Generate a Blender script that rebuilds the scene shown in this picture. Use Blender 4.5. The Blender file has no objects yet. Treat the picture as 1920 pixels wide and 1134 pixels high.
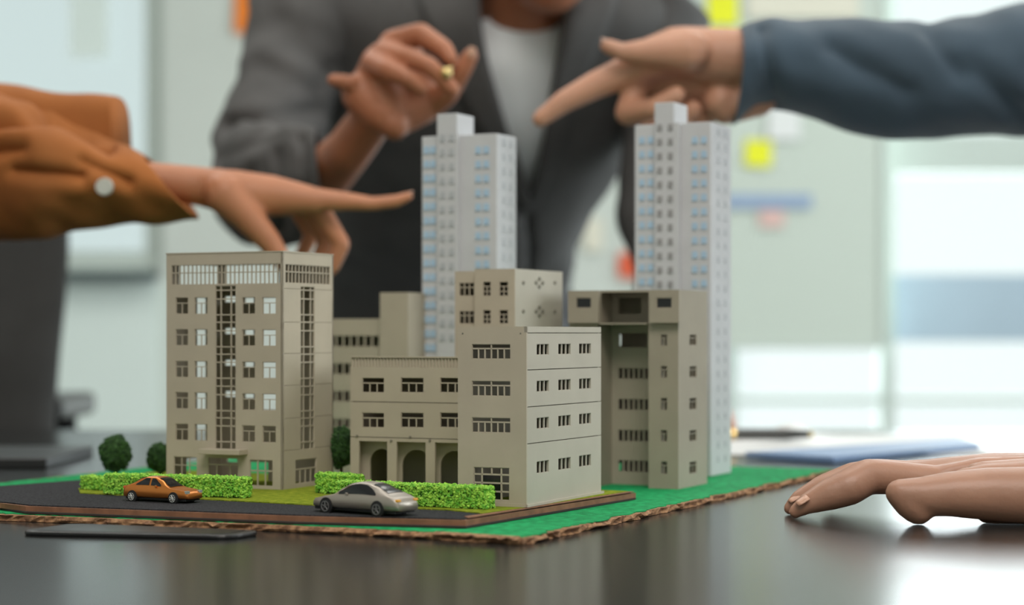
import bpy, bmesh, math, random
from mathutils import Vector, Matrix, noise
random.seed(7)
scene = bpy.context.scene
COL = scene.collection

# ------------------------------------------------------------------ camera, world, lights, exposure
FP, HC, TZ, HY, CX = 3800.0, 0.09, 0.75, 625.0, 960.0      # focal length (px), lens height over table, table height, horizon row
cam_d = bpy.data.cameras.new('camera')
cam = bpy.data.objects.new('camera', cam_d); COL.objects.link(cam)
cam.location = (0, 0, TZ + HC); cam.rotation_euler = (math.pi / 2, 0, 0)
cam_d.sensor_width = 36.0; cam_d.lens = FP / 1920 * 36.0
cam_d.shift_y = (HY - 567) / 1920
cam_d.clip_start = 0.02; cam_d.clip_end = 100
cam_d.dof.use_dof = True; cam_d.dof.focus_distance = 0.985; cam_d.dof.aperture_fstop = 6.2
scene.camera = cam

world = bpy.data.worlds.new('world'); scene.world = world; world.use_nodes = True
bg = world.node_tree.nodes['Background']
bg.inputs[0].default_value = (0.90, 0.97, 0.96, 1); bg.inputs[1].default_value = 1.3

scene.view_settings.view_transform = 'Standard'; scene.view_settings.look = 'None'
scene.view_settings.exposure = 0.0; scene.view_settings.gamma = 1.0
scene.view_settings.use_curve_mapping = False

def area(name, loc, rot, sx, sy, power, col):
    l = bpy.data.lights.new(name, 'AREA'); l.shape = 'RECTANGLE'; l.size = sx; l.size_y = sy
    l.energy = power; l.color = col
    o = bpy.data.objects.new(name, l); o.location = loc; o.rotation_euler = rot; COL.objects.link(o)
    return o
area('daylight_side_window', (3.45, 1.7, 1.6), (0, math.pi / 2, 0), 1.7, 3.8, 150, (0.95, 0.98, 1.0))
area('daylight_back_window', (1.33, 5.35, 1.36), (-math.pi / 2, 0, 0), 1.7, 2.4, 75, (0.93, 0.98, 1.0))
area('overhead_fill', (0.2, -0.9, 2.82), (0, 0, 0), 1.6, 1.6, 62, (1.0, 0.92, 0.86))  # added fill behind the camera to lift front faces, no fixture modelled
area('overhead_fill', (-0.2, 1.5, 2.82), (0, 0, 0), 1.2, 0.6, 12, (1.0, 0.96, 0.90))
area('overhead_fill', (-1.2, 3.0, 2.82), (0, 0, 0), 1.2, 1.2, 16, (1.0, 0.97, 0.92))  # added fill that brightens the back wall, left half, without a fixture
area('overhead_fill', (0.9, 3.0, 2.82), (0, 0, 0), 1.2, 1.2, 16, (1.0, 0.97, 0.92))  # same added back wall fill, right half

# ------------------------------------------------------------------ helpers
def lin(c):
    return tuple(((v / 255) / 12.92 if v / 255 <= 0.04045 else ((v / 255 + 0.055) / 1.055) ** 2.4) for v in c)

def mat(name, rgb, rough=0.6, metal=0.0, var=0.0, scale=60, bump=0.0, bscale=None, rgb2=None, spec=0.5, sheen=0.0, coat=0.0, sss=0.0, emit=0.0):
    m = bpy.data.materials.new(name); m.use_nodes = True
    nt = m.node_tree; b = nt.nodes['Principled BSDF']
    c = lin(rgb)
    b.inputs['Base Color'].default_value = (*c, 1)
    b.inputs['Roughness'].default_value = rough; b.inputs['Metallic'].default_value = metal
    b.inputs['Specular IOR Level'].default_value = spec
    if sheen: b.inputs['Sheen Weight'].default_value = sheen
    if coat: b.inputs['Coat Weight'].default_value = coat; b.inputs['Coat Roughness'].default_value = 0.1
    if sss:
        b.inputs['Subsurface Weight'].default_value = sss
        b.inputs['Subsurface Radius'].default_value = (0.008, 0.003, 0.0015); b.inputs['Subsurface Scale'].default_value = 0.5
    tc = nt.nodes.new('ShaderNodeTexCoord')
    if var > 0 or rgb2:
        n = nt.nodes.new('ShaderNodeTexNoise'); n.inputs['Scale'].default_value = scale; n.inputs['Detail'].default_value = 4
        nt.links.new(tc.outputs['Object'], n.inputs['Vector'])
        r = nt.nodes.new('ShaderNodeValToRGB')
        c2 = lin(rgb2) if rgb2 else tuple(v * (1 - var) for v in c)
        c1 = c if rgb2 else tuple(min(1, v * (1 + var)) for v in c)
        r.color_ramp.elements[0].color = (*c2, 1); r.color_ramp.elements[0].position = 0.36
        r.color_ramp.elements[1].color = (*c1, 1); r.color_ramp.elements[1].position = 0.64
        nt.links.new(n.outputs['Fac'], r.inputs['Fac']); nt.links.new(r.outputs['Color'], b.inputs['Base Color'])
    if bump > 0:
        n2 = nt.nodes.new('ShaderNodeTexNoise'); n2.inputs['Scale'].default_value = bscale or scale; n2.inputs['Detail'].default_value = 5
        nt.links.new(tc.outputs['Object'], n2.inputs['Vector'])
        bp = nt.nodes.new('ShaderNodeBump'); bp.inputs['Strength'].default_value = bump; bp.inputs['Distance'].default_value = 0.002
        nt.links.new(n2.outputs['Fac'], bp.inputs['Height']); nt.links.new(bp.outputs['Normal'], b.inputs['Normal'])
    return m

def glass_mat(name, tint, refl=0.06):
    m = bpy.data.materials.new(name); m.use_nodes = True; nt = m.node_tree
    out = nt.nodes['Material Output']; nt.nodes.remove(nt.nodes['Principled BSDF'])
    t = nt.nodes.new('ShaderNodeBsdfTransparent'); t.inputs[0].default_value = (*tint, 1)
    g = nt.nodes.new('ShaderNodeBsdfGlossy'); g.inputs['Roughness'].default_value = 0.03
    mx = nt.nodes.new('ShaderNodeMixShader'); mx.inputs[0].default_value = refl
    nt.links.new(t.outputs[0], mx.inputs[1]); nt.links.new(g.outputs[0], mx.inputs[2]); nt.links.new(mx.outputs[0], out.inputs[0])
    return m

def P(px, py, D):
    return Vector(((px - CX) * D / FP, D, TZ + HC - (py - HY) * D / FP))
def G(px, py, z=0.0):
    D = FP * (HC - z) / (py - HY)
    return ((px - CX) * D / FP, D)

class MB:
    def __init__(s): s.v = []; s.f = []
    def box(s, x0, x1, y0, y1, z0, z1):
        i = len(s.v)
        s.v += [(x0,y0,z0),(x1,y0,z0),(x1,y1,z0),(x0,y1,z0),(x0,y0,z1),(x1,y0,z1),(x1,y1,z1),(x0,y1,z1)]
        s.f += [(i,i+3,i+2,i+1),(i+4,i+5,i+6,i+7),(i,i+1,i+5,i+4),(i+1,i+2,i+6,i+5),(i+2,i+3,i+7,i+6),(i+3,i,i+4,i+7)]
        return s
    def prism(s, poly, z0, z1):
        i = len(s.v); n = len(poly)
        s.v += [(x, y, z0) for x, y in poly] + [(x, y, z1) for x, y in poly]
        s.f += [tuple(i + k for k in reversed(range(n))), tuple(i + n + k for k in range(n))]
        s.f += [(i + k, i + (k + 1) % n, i + n + (k + 1) % n, i + n + k) for k in range(n)]
        return s
    def rings(s, rings, cap=True, closed=True):
        i = len(s.v); n = len(rings[0])
        for r in rings: s.v += [tuple(p) for p in r]
        for a in range(len(rings) - 1):
            for k in range(n if closed else n - 1):
                k2 = (k + 1) % n
                s.f.append((i + a*n + k, i + a*n + k2, i + (a+1)*n + k2, i + (a+1)*n + k))
        if cap:
            s.f.append(tuple(i + k for k in reversed(range(n))))
            s.f.append(tuple(i + (len(rings)-1)*n + k for k in range(n)))
        return s
    def cyl(s, p0, p1, r0, r1=None, n=12):
        p0, p1 = Vector(p0), Vector(p1); r1 = r0 if r1 is None else r1
        d = (p1 - p0).normalized(); a = d.orthogonal().normalized(); b = d.cross(a)
        R = lambda p, r: [p + a*r*math.cos(2*math.pi*k/n) + b*r*math.sin(2*math.pi*k/n) for k in range(n)]
        return s.rings([R(p0, r0), R(p1, r1)])
    def tube(s, pts, rad, n=10):
        pts = [Vector(p) for p in pts]; rs = rad if isinstance(rad, (list, tuple)) else [rad]*len(pts)
        out = []; a = None
        for k, p in enumerate(pts):
            d = (pts[min(k+1, len(pts)-1)] - pts[max(k-1, 0)]).normalized()
            a = d.orthogonal().normalized() if a is None else (a - d*a.dot(d)).normalized()
            b = d.cross(a)
            out.append([p + (a*math.cos(2*math.pi*j/n) + b*math.sin(2*math.pi*j/n))*rs[k] for j in range(n)])
        return s.rings(out)
    def mesh(s, name):
        me = bpy.data.meshes.new(name); me.from_pydata(s.v, [], s.f); me.update()
        bm = bmesh.new(); bm.from_mesh(me); bmesh.ops.recalc_face_normals(bm, faces=bm.faces); bm.to_mesh(me); bm.free()
        return me
    def obj(s, name, m, parent=None, smooth=False, bevel=0):
        return link(name, s.mesh(name), m, parent, smooth, bevel)

def link(name, me, m, parent=None, smooth=False, bevel=0):
    o = bpy.data.objects.new(name, me); COL.objects.link(o)
    if m is not None and len(me.materials) == 0: me.materials.append(m)
    if parent: o.parent = parent
    if smooth:
        for p in me.polygons: p.use_smooth = True
    if bevel:
        b = o.modifiers.new('bevel', 'BEVEL'); b.width = bevel; b.segments = 2; b.limit_method = 'ANGLE'
    return o

def tag(o, label, cat, group=None):
    o['label'] = label; o['category'] = cat
    if group: o['group'] = group
    return o
def struct(o):
    o['kind'] = 'structure'; return o
def empty(name, loc, rz=0.0):
    o = bpy.data.objects.new(name, None); o.empty_display_size = 0.02
    o.location = loc; o.rotation_euler = (0, 0, rz); COL.objects.link(o); return o

# ------------------------------------------------------------------ materials
M = {}
M['taupe'] = mat('taupe_plastic', (176, 166, 148), 0.55, var=0.04, scale=40)
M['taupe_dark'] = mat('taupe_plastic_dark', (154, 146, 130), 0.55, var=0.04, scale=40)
M['grey_plastic'] = mat('grey_plastic', (178, 172, 158), 0.55, var=0.03, scale=40)
M['tower'] = mat('tower_plastic', (196, 197, 200), 0.5, var=0.03, scale=50)
M['blue_pane'] = mat('blue_pane', (168, 196, 218), 0.35)
M['pale_pane'] = mat('pale_pane', (176, 180, 184), 0.4)
M['dark_pane'] = mat('dark_pane', (150, 149, 150), 0.4)
M['recess'] = mat('ornament_grey', (120, 116, 104), 0.7)
M['table'] = mat('table_black_laminate', (30, 31, 31), 0.20, spec=0.5, bump=0.008, bscale=160)
M['asphalt'] = mat('asphalt_grit', (62, 63, 66), 0.9, rgb2=(38, 39, 42), scale=900, spec=0.15, bump=0.6, bscale=1200)
M['mdf'] = mat('hardboard_edge', (128, 88, 64), 0.8, var=0.18, scale=120)
M['card'] = mat('torn_cardboard', (168, 128, 92), 0.9, rgb2=(112, 78, 54), scale=300, bump=0.5, bscale=500)
M['gap_shade'] = mat('dark_gap_shade', (44, 38, 34), 0.9)  # dark tone painted in for the shade under the road base
M['flock'] = mat('green_flock', (32, 164, 98), 0.75, rgb2=(20, 130, 74), scale=220, bump=0.5, bscale=1500, spec=0.14)
M['lawn'] = mat('lawn_flock', (148, 158, 52), 0.95, rgb2=(112, 132, 38), scale=260, spec=0.05, bump=0.7, bscale=1300)
M['hedge'] = mat('hedge_leaf', (172, 220, 84), 0.8, rgb2=(98, 172, 52), scale=500)
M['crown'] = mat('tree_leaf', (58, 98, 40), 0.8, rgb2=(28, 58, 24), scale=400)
M['bark'] = mat('bark', (60, 48, 36), 0.9)
M['silver'] = mat('silver_paint', (164, 156, 146), 0.36, metal=0.55)
M['copper'] = mat('copper_paint', (206, 128, 62), 0.3, metal=0.7)
M['glass_dark'] = mat('toy_glass', (24, 24, 26), 0.15)
M['rubber'] = mat('rubber', (26, 26, 27), 0.7)
M['rim'] = mat('rim_grey', (120, 120, 120), 0.4, metal=0.6)
M['rim_bright'] = mat('rim_bright', (225, 225, 222), 0.25, metal=0.9)
M['amber'] = mat('amber_lens', (226, 160, 40), 0.3)
M['clear_lens'] = mat('lens_grey', (150, 160, 156), 0.2)
M['skin_tan'] = mat('skin_tan', (178, 117, 83), 0.5, var=0.08, scale=30, sss=0.12)
M['skin_brown'] = mat('skin_brown', (168, 108, 78), 0.5, var=0.08, scale=30, sss=0.12)
M['skin_pale'] = mat('skin_pale', (168, 126, 104), 0.42, var=0.06, scale=30, bump=0.08, bscale=500, sss=0.12)
M['skin_pink'] = mat('skin_pink', (196, 145, 119), 0.5, var=0.07, scale=30, sss=0.12)
M['nail'] = mat('nail', (192, 148, 124), 0.28)
M['orange_cloth'] = mat('rust_orange_cloth', (152, 90, 40), 0.9, var=0.12, scale=14, bump=0.15, bscale=400)
M['navy'] = mat('navy_cloth', (64, 81, 96), 0.9, var=0.1, scale=14, bump=0.15, bscale=500, sheen=0.25)
M['blazer'] = mat('charcoal_blazer', (82, 81, 81), 0.9, var=0.14, scale=16, bump=0.15, bscale=400)
M['tee'] = mat('white_tee', (236, 240, 242), 0.85)
M['trousers'] = mat('dark_trousers', (44, 46, 52), 0.9)
M['hair'] = mat('black_hair', (26, 22, 20), 0.5)
M['brass'] = mat('brass', (214, 190, 130), 0.25, metal=0.9)
M['button'] = mat('grey_button', (190, 190, 182), 0.4)
M['wall'] = mat('painted_wall', (208, 214, 208), 0.8, var=0.02, scale=3)
M['wall_low'] = mat('sill_wall', (226, 238, 234), 0.7)  # brighter than the wall, for the added panel below the sill; poster shares it
M['frame'] = mat('window_frame', (196, 206, 200), 0.5)
M['dark_sill'] = mat('dark_sill', (76, 90, 92), 0.5)
M['spandrel'] = mat('blue_spandrel', (176, 196, 212), 0.4, var=0.08, scale=2)
M['floor'] = mat('grey_floor', (120, 122, 120), 0.5, var=0.05, scale=5)
M['ceiling'] = mat('white_ceiling', (222, 222, 218), 0.9)
M['whiteboard'] = mat('whiteboard', (204, 214, 205), 0.4)
M['note_yellow'] = mat('note_yellow', (238, 240, 40), 0.7)
M['note_orange'] = mat('note_orange', (240, 130, 30), 0.7)
M['note_red'] = mat('note_red', (226, 96, 60), 0.7)
M['paper'] = mat('paper_white', (232, 234, 234), 0.7)
M['paper_cream'] = mat('paper_cream', (226, 222, 206), 0.7)
M['print_blue'] = mat('print_blue', (150, 170, 200), 0.7)
M['print_pink'] = mat('print_pink', (228, 190, 184), 0.7)
M['folder'] = mat('folder_blue', (122, 150, 190), 0.5)
M['pen'] = mat('pen_black', (40, 44, 42), 0.3)
M['black'] = mat('black_plastic', (28, 28, 29), 0.35)
M['screen'] = mat('black_screen', (14, 14, 15), 0.3)
M['chair'] = mat('charcoal_mesh', (58, 58, 57), 0.85, var=0.08, scale=30)
M['pane'] = glass_mat('window_glass', (0.93, 0.95, 0.95))
M['pane_tint'] = glass_mat('window_glass_frosted', (0.76, 0.80, 0.80))

# ------------------------------------------------------------------ room shell
YB = 5.0
def wx(px, D=YB): return (px - CX) * D / FP
def wz(py, D=YB): return TZ + HC - (py - HY) * D / FP

def holed(a0, a1, z0, z1, holes):
    """cells of a rectangle with rectangular holes -> list of solid cell rects, xs, zs, solid(i,j)"""
    xs = sorted(set([a0, a1] + [min(max(h[k], a0), a1) for h in holes for k in (0, 1)]))
    zs = sorted(set([z0, z1] + [min(max(h[k], z0), z1) for h in holes for k in (2, 3)]))
    sol = {}
    for i in range(len(xs) - 1):
        for j in range(len(zs) - 1):
            cx, cz = (xs[i] + xs[i+1]) / 2, (zs[j] + zs[j+1]) / 2
            sol[i, j] = not any(h[0] < cx < h[1] and h[2] < cz < h[3] for h in holes)
    return xs, zs, sol

def panel(name, axis, plane, th, a0, a1, z0, z1, holes, m, parent=None):
    """wall slab; axis 'x': runs along x at y=plane..plane+th ; axis 'y': runs along y at x=plane..plane+th"""
    xs, zs, sol = holed(a0, a1, z0, z1, holes)
    V, F, idx = [], [], {}
    def vid(i, j, k):
        if (i, j, k) not in idx:
            idx[i, j, k] = len(V); q = plane + th * k
            V.append((xs[i], q, zs[j]) if axis == 'x' else (q, xs[i], zs[j]))
        return idx[i, j, k]
    for (i, j), s in sol.items():
        if not s: continue
        for k in (0, 1): F.append((vid(i,j,k), vid(i+1,j,k), vid(i+1,j+1,k), vid(i,j+1,k)))
        for (di, dj, e0, e1) in ((-1,0,(i,j),(i,j+1)), (1,0,(i+1,j),(i+1,j+1)), (0,-1,(i,j),(i+1,j)), (0,1,(i,j+1),(i+1,j+1))):
            if not sol.get((i+di, j+dj), False):
                F.append((vid(*e0,0), vid(*e1,0), vid(*e1,1), vid(*e0,1)))
    mb = MB(); mb.v = V; mb.f = F
    return mb.obj(name, m, parent)

struct(MB().box(-3.2, 3.2, -2.6, 5.2, -0.1, 0).obj('floor', M['floor']))
struct(MB().box(-3.2, 3.2, -2.6, 5.2, 2.9, 3.0).obj('ceiling', M['ceiling']))
struct(MB().box(-3.3, -3.2, -2.6, 5.2, 0, 2.9).obj('wall_left', M['wall']))
struct(MB().box(-3.2, 3.2, -2.7, -2.6, 0, 2.9).obj('wall_front', M['wall']))
struct(panel('wall_right', 'y', 3.2, 0.12, -2.6, 5.2, 0, 2.9, [(-0.2, 3.6, 0.75, 2.45)], M['wall']))
wl = (wx(-600), wx(305), wz(508), 2.5)
wr = (wx(1345), wx(2600), 0.12, 2.6)
struct(panel('wall_back', 'x', YB, 0.15, -3.2, 3.2, 0, 2.9, [wl, wr], M['wall']))

def window(name, axis, plane, r, vbars, hbars, pane_m, fw=0.05):
    """frame bars plus one pane per bay, as children of one structure empty"""
    a0, a1, z0, z1 = r
    e = struct(empty(name, ((a0 + a1) / 2, plane, z0) if axis == 'x' else (plane, (a0 + a1) / 2, z0)))
    off = (a0 + a1) / 2
    def bx(n, p0, p1, q0, q1, d0, d1, m):
        mb = MB()
        if axis == 'x': mb.box(p0 - off, p1 - off, d0, d1, q0 - z0, q1 - z0)
        else: mb.box(d0, d1, p0 - off, p1 - off, q0 - z0, q1 - z0)
        return mb.obj(n, m, e)
    bx('window_frame', a0, a0 + fw, z0, z1, 0, .06, M['frame']); bx('window_frame', a1 - fw, a1, z0, z1, 0, .06, M['frame'])
    bx('window_frame', a0 + fw, a1 - fw, z1 - fw, z1, 0, .06, M['frame']); bx('window_frame', a0 + fw, a1 - fw, z0, z0 + fw, 0, .06, M['frame'])
    va = [a0 + fw] + [v for b in vbars for v in b] + [a1 - fw]
    ha = [z0 + fw] + [v for b in hbars for v in b] + [z1 - fw]
    for b in vbars: bx('mullion', b[0], b[1], z0 + fw, z1 - fw, 0.0, .06, M['frame'])
    for k in range(0, len(va), 2):
        for b in hbars: bx('transom', va[k], va[k+1], b[0], b[1], 0.0, .06, M['frame'])
        for j in range(0, len(ha), 2):
            bx('pane', va[k], va[k+1], ha[j], ha[j+1], .027, .033, pane_m)
    return e
window('window_1', 'x', YB + .03, wl, [(wx(-260), wx(-235))], [], M['pane_tint'])
w2 = window('window_2', 'x', YB + .03, wr, [(wx(1655), wx(1682)), (wx(2150), wx(2175))],
       [(wz(758), wz(744)), (wz(322), wz(250))], M['pane'])
window('window_3', 'y', 3.23, (-0.2, 3.6, 0.75, 2.45), [(1.0, 1.06), (2.3, 2.36)], [], M['pane'])
# opaque blue-grey infill band of the right window
MB().box(wx(1682) - (wr[0]+wr[1])/2, wx(2150) - (wr[0]+wr[1])/2, -0.012, 0.02, wz(640) - .12, wz(514) - .12).obj('infill_panel', M['spandrel'], w2)
struct(MB().box(wx(-640), wx(300), YB - .10, YB - .001, wz(524), wz(508)).obj('trim_1', M['dark_sill']))
struct(MB().box(wx(-640), wx(300), YB - .03, YB - .001, .11, wz(526)).obj('added_bright_panel', M['wall_low']))  # added lighter panel, brightens the lower wall and its reflection in the table
struct(MB().box(-3.19, 3.19, YB - .02, YB - .001, 0.001, 0.10).obj('baseboard_back', M['frame']))

# ------------------------------------------------------------------ table
t = empty('meeting_table', (0, 0.95, 0))
MB().box(-.64, .64, -0.78, 0.95, TZ - .03, TZ).obj('tabletop', M['table'], t, bevel=.003)
for sx in (-1, 1):
    for yy in (-.70, .87):
        MB().box(sx*.57 - .03, sx*.57 + .03, yy - .03, yy + .03, 0, TZ - .03).obj('leg', M['black'], t)
MB().box(-.53, .53, .80, .82, TZ - .10, TZ - .03).obj('apron', M['black'], t)
tag(t, 'glossy black meeting table under the miniature city model', 'table')

# ------------------------------------------------------------------ model boards
A25 = math.radians(25); UX, UY = math.cos(A25), -math.sin(A25); VX, VY = math.sin(A25), math.cos(A25)

def ragged(poly, step, amp, seed=0):
    rnd = random.Random(seed); out = []
    for k in range(len(poly)):
        a, b = Vector(poly[k]), Vector(poly[(k+1) % len(poly)])
        n = max(1, int((b - a).length / step)); nrm = Vector((-(b-a).y, (b-a).x)).normalized()
        for j in range(n):
            p = a.lerp(b, j / n)
            if j: p = p + nrm * ((noise.noise(Vector((p.x*60, p.y*60, seed)))*1.4 + noise.noise(Vector((p.x*260, p.y*260, seed+5)))) * amp)
            out.append((p.x, p.y))
    return out
ZG, ZB0, ZB = 0.0034, 0.0045, 0.0075            # top of green board, underside and top of the road base (over the table)
gpoly = [(0.0045, 0.861), (0.208, 1.2965), (-0.17, 1.475), (-0.364, 1.030), (-0.247, 0.974), (-0.10, 0.9165), (-0.035, 0.885)]
gb = empty('green_board', (0, 1.1, TZ))
sh = lambda pl: [(x, y - 1.1) for x, y in pl]
card = MB(); r0 = ragged(sh(gpoly), .003, .0020, 1)
r1 = ragged(sh(gpoly), .003, .0028, 4)
card.rings([[(x, y, 0.0002) for x, y in r0], [(x*1.003, y*1.003, 0.0014) for x, y in r1], [(x, y, .0030) for x, y in r0]])
card.obj('cardboard_core', M['card'], gb)
inner = [(x*.987, y*.987) for x, y in r1]
MB().prism(inner, .0030, ZG).obj('green_flocking', M['flock'], gb)
# peeled paper skin curling along the front edge
pm = MB(); rng = random.Random(3)
a, b = Vector((-0.034, 0.8845 - 1.1)), Vector((0.003, 0.862 - 1.1))
ra, rb = [], []
for k in range(60):
    p = a.lerp(b, k/59); w = .004 + .003*noise.noise(Vector((k*.31, 2, 0)))
    zz = .0034 + .0008*noise.noise(Vector((k*.2, 9, 0)))
    ra.append((p.x - VX*w*-.4, p.y - VY*w*-.4, ZG + .0002)); rb.append((p.x - VX*w*.5, p.y - VY*w*.5, zz - .0006))
pm.rings([ra, rb, [(x, y, z - .0003) for x, y, z in rb], [(x, y, z - .0003) for x, y, z in ra]], cap=False, closed=False)
pm.obj('peeled_paper', M['card'], gb)
tag(gb, 'green flocked cardboard base board with torn brown edges on the table', 'board')

bpoly = [(-0.0205, 0.9010), (0.0645, 1.056), (-0.188, 1.222), (-0.335, 1.022), (-0.250, 0.992), (-0.234, 0.9755), (-0.097, 0.9215)]
rb_ = empty('road_base', (-.1, 1.0, TZ))
shb = lambda pl: [(x + .1, y - 1.0) for x, y in pl]
MB().prism([(x, y + d) for (x, y), d in zip(shb(bpoly), (-.003, -.001, -.002, .002, .001, -.0028, -.0030))], ZG + .0002, ZB0).obj('gap_shade_sheet', M['gap_shade'], rb_)  # dark sheet reaching past the front edge, stands in for the shaded gap
MB().prism(ragged(shb(bpoly), .008, .0004, 8), ZB0, ZB - .0006).obj('hardboard', M['mdf'], rb_)
MB().prism([(x*.985 - .0004, y*.985 + .0006) for x, y in shb(bpoly)], ZB - .0006, ZB).obj('asphalt_surface', M['asphalt'], rb_)
lawn = [G(150, 925, ZB), G(320, 934, ZB), G(480, 942, ZB), G(590, 948, ZB), G(740, 953, ZB), G(840, 957, ZB), (-0.0145, 0.927), (-0.010, 0.931), (0.005, 0.9545), (0.0605, 1.0545), (-0.188, 1.215), (-0.215, 1.20), (-0.230, 1.075)]
MB().prism(shb(lawn), ZB, ZB + .0005).obj('lawn_patch', M['lawn'], rb_)
# kerb-like brown strip along the right edge
st = [(-0.0195, 0.9045), (0.0635, 1.0545), (0.0607, 1.0555), (-0.0112, 0.9275), (-0.0215, 0.912)]
MB().prism(shb(st), ZB, ZB + .0003).obj('edge_strip', M['mdf'], rb_)
tag(rb_, 'dark asphalt road base with lawn and brown hardboard edge on the green board', 'board')
ZL = ZB + .0005      # lawn level

# ------------------------------------------------------------------ building kit
class Building:
    def __init__(s, name, px, py, z0, label, D=None):
        s.z0 = z0
        if D is None: X, D = G(px, py, z0)
        else: X = (px - CX) * D / FP
        s.O = Vector((X, D)); s.U = Vector((UX, UY)); s.V = Vector((VX, VY))
        s.e = empty(name, (X, D, TZ + z0), -A25); tag(s.e, label, 'model building')
    def f(s, px, py=HY, y=0.0):                     # pixel on the plane y=const  -> (x, z) local
        r = (px - CX) / FP; D = (y + s.O.dot(s.V)) / (r*VX + VY)
        return (Vector((r*D, D)) - s.O).dot(s.U), HC - (py - HY)*D/FP - s.z0
    def sd(s, px, py=HY, x=0.0):                    # pixel on the plane x=const  -> (y, z) local
        r = (px - CX) / FP; D = (x + s.O.dot(s.U)) / (r*UX + UY)
        return (Vector((r*D, D)) - s.O).dot(s.V), HC - (py - HY)*D/FP - s.z0
    def frect(s, x0, y0, x1, y1, y=0.0):
        a0, a1 = s.f(x0, y=y)[0], s.f(x1, y=y)[0]; xm = (x0 + x1)/2
        return (a0, a1, s.f(xm, y1, y)[1], s.f(xm, y0, y)[1])
    def srect(s, x0, y0, x1, y1, x=0.0):
        a0, a1 = s.sd(x0, x=x)[0], s.sd(x1, x=x)[0]; xm = (x0 + x1)/2
        return (a0, a1, s.sd(xm, y1, x)[1], s.sd(xm, y0, x)[1])
    def panel(s, name, axis, plane, th, a0, a1, z0, z1, holes, m): return panel(name, axis, plane, th, a0, a1, z0, z1, holes, m, s.e)
    def bars(s, axis, plane, d0, d1, r, rows, fw=.0003, bw=.00045, m=None, name='window'):
        """one window: thin outer frame plus glazing bars. rows = [(height share, columns)] from the top"""
        a0, a1, z0, z1 = r; mb = MB()
        def bx(p0, p1, q0, q1):
            if axis == 'x': mb.box(p0, p1, plane + d0, plane + d1, q0, q1)
            else: mb.box(plane - d1, plane - d0, p0, p1, q0, q1)
        if fw:
            bx(a0, a0 + fw, z0, z1); bx(a1 - fw, a1, z0, z1); bx(a0, a1, z0, z0 + fw); bx(a0, a1, z1 - fw, z1)
        tot = sum(h for h, _ in rows); z = z1
        for k, (h, cols) in enumerate(rows):
            zn = z - h / tot * (z1 - z0)
            if k < len(rows) - 1: bx(a0, a1, zn - bw/2, zn + bw/2)
            if isinstance(cols, int): cuts = [c / cols for c in range(1, cols)]
            else: cuts = cols
            for c in cuts: bx(a0 + c*(a1-a0) - bw/2, a0 + c*(a1-a0) + bw/2, zn, z)
            z = zn
        return mb.obj(name, m or M['taupe'], s.e)

TH = .0013

# ---- tall office block with loggia (left)
b = Building('office_block_model', 530, 918, ZL, 'tall taupe model office block with barred top loggia behind the copper car')
W = -b.f(312)[0]; Dp = b.sd(625)[0]; Ht = b.f(530, 470)[1]
m = M['taupe']
rows_y = [(557.5, 589), (617, 648), (676.5, 707.5), (735, 766.5), (794, 825.5)]
wins = []
for i, (ya, yb) in enumerate(rows_y):
    for (xa, xb) in ((329, 352.5), (364.5, 389), (454, 478), (492, 517)):
        dy = (xa - 329) / 185 * (i - .3) * 1.3
        wins.append(b.frect(xa, ya + dy, xb, yb + dy))
strip = b.frect(403.5, 535, 442, 842)
logg = b.frect(321, 495.6, 528, 533)
gw1, door, gw2 = b.frect(325.5, 856, 369, 894), b.frect(390, 858, 446, 905), b.frect(468, 862, 511, 911)
b.panel('front_wall', 'x', 0, TH, -W, 0, 0, Ht, wins + [strip, logg, gw1, door, gw2], m)
for r in wins: b.bars('x', 0, .0004, .0009, r, [(.34, 1), (.66, 2)])
b.bars('x', 0, .0002, .0009, logg, [(.40, 26), (.60, 26)], bw=.00055)
zt, zb = strip[3], strip[2]
cuts_y = [544, 560.5, 590, 604, 620, 650, 664, 679, 709, 724, 740, 770, 783.5, 798.5, 828]
zc = [b.f(423, y)[1] for y in cuts_y]
lv = [zt] + zc + [zb]
b.bars('x', 0, .0002, .0009, strip, [(lv[k] - lv[k+1], [.27, .76]) for k in range(len(lv)-1)], bw=.0006, name='stair_glazing')
b.bars('x', 0, .0004, .0009, gw1, [(.42, 3), (.58, 3)]); b.bars('x', 0, .0004, .0009, gw2, [(.42, 3), (.58, 3)], bw=.0007)
b.bars('x', 0, .0004, .0009, door, [(.28, 1), (.72, [.28, .72])], bw=.0006, name='entrance_door')
ca = b.frect(376, 842, 453, 852, y=-.006)
MB().box(ca[0], ca[1], -.0085, 0, ca[2], ca[3]).obj('canopy', m, b.e, bevel=.0003)
# right side, storey panels separated by fine joints
slog = b.srect(535.5, 497, 619, 532); sst = b.srect(564, 537, 590, 842); sgw = b.srect(554, 860, 594, 905)
jy = [541, 604, 663, 723, 785, 845]
jz = [Ht] + [b.sd(535, y)[1] for y in jy] + [0]
for k in range(len(jz) - 1):
    b.panel('side_panel', 'y', 0, -TH, 0.0 if k else 0, Dp, jz[k+1] + (.0002 if k < len(jz)-2 else 0), jz[k], [h for h in (slog, sst, sgw)], m)
b.bars('y', 0, .0002, .0009, slog, [(.40, 13), (.60, 13)], bw=.00055)
lv2 = [sst[3]] + [b.sd(577, y)[1] for y in cuts_y] + [sst[2]]
b.bars('y', 0, .0002, .0009, sst, [(lv2[k] - lv2[k+1], [.24, .74]) for k in range(len(lv2)-1)], bw=.0006, name='stair_glazing')
b.bars('y', 0, .0004, .0009, sgw, [(.4, 1), (.6, 4)], bw=.0006)
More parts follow.
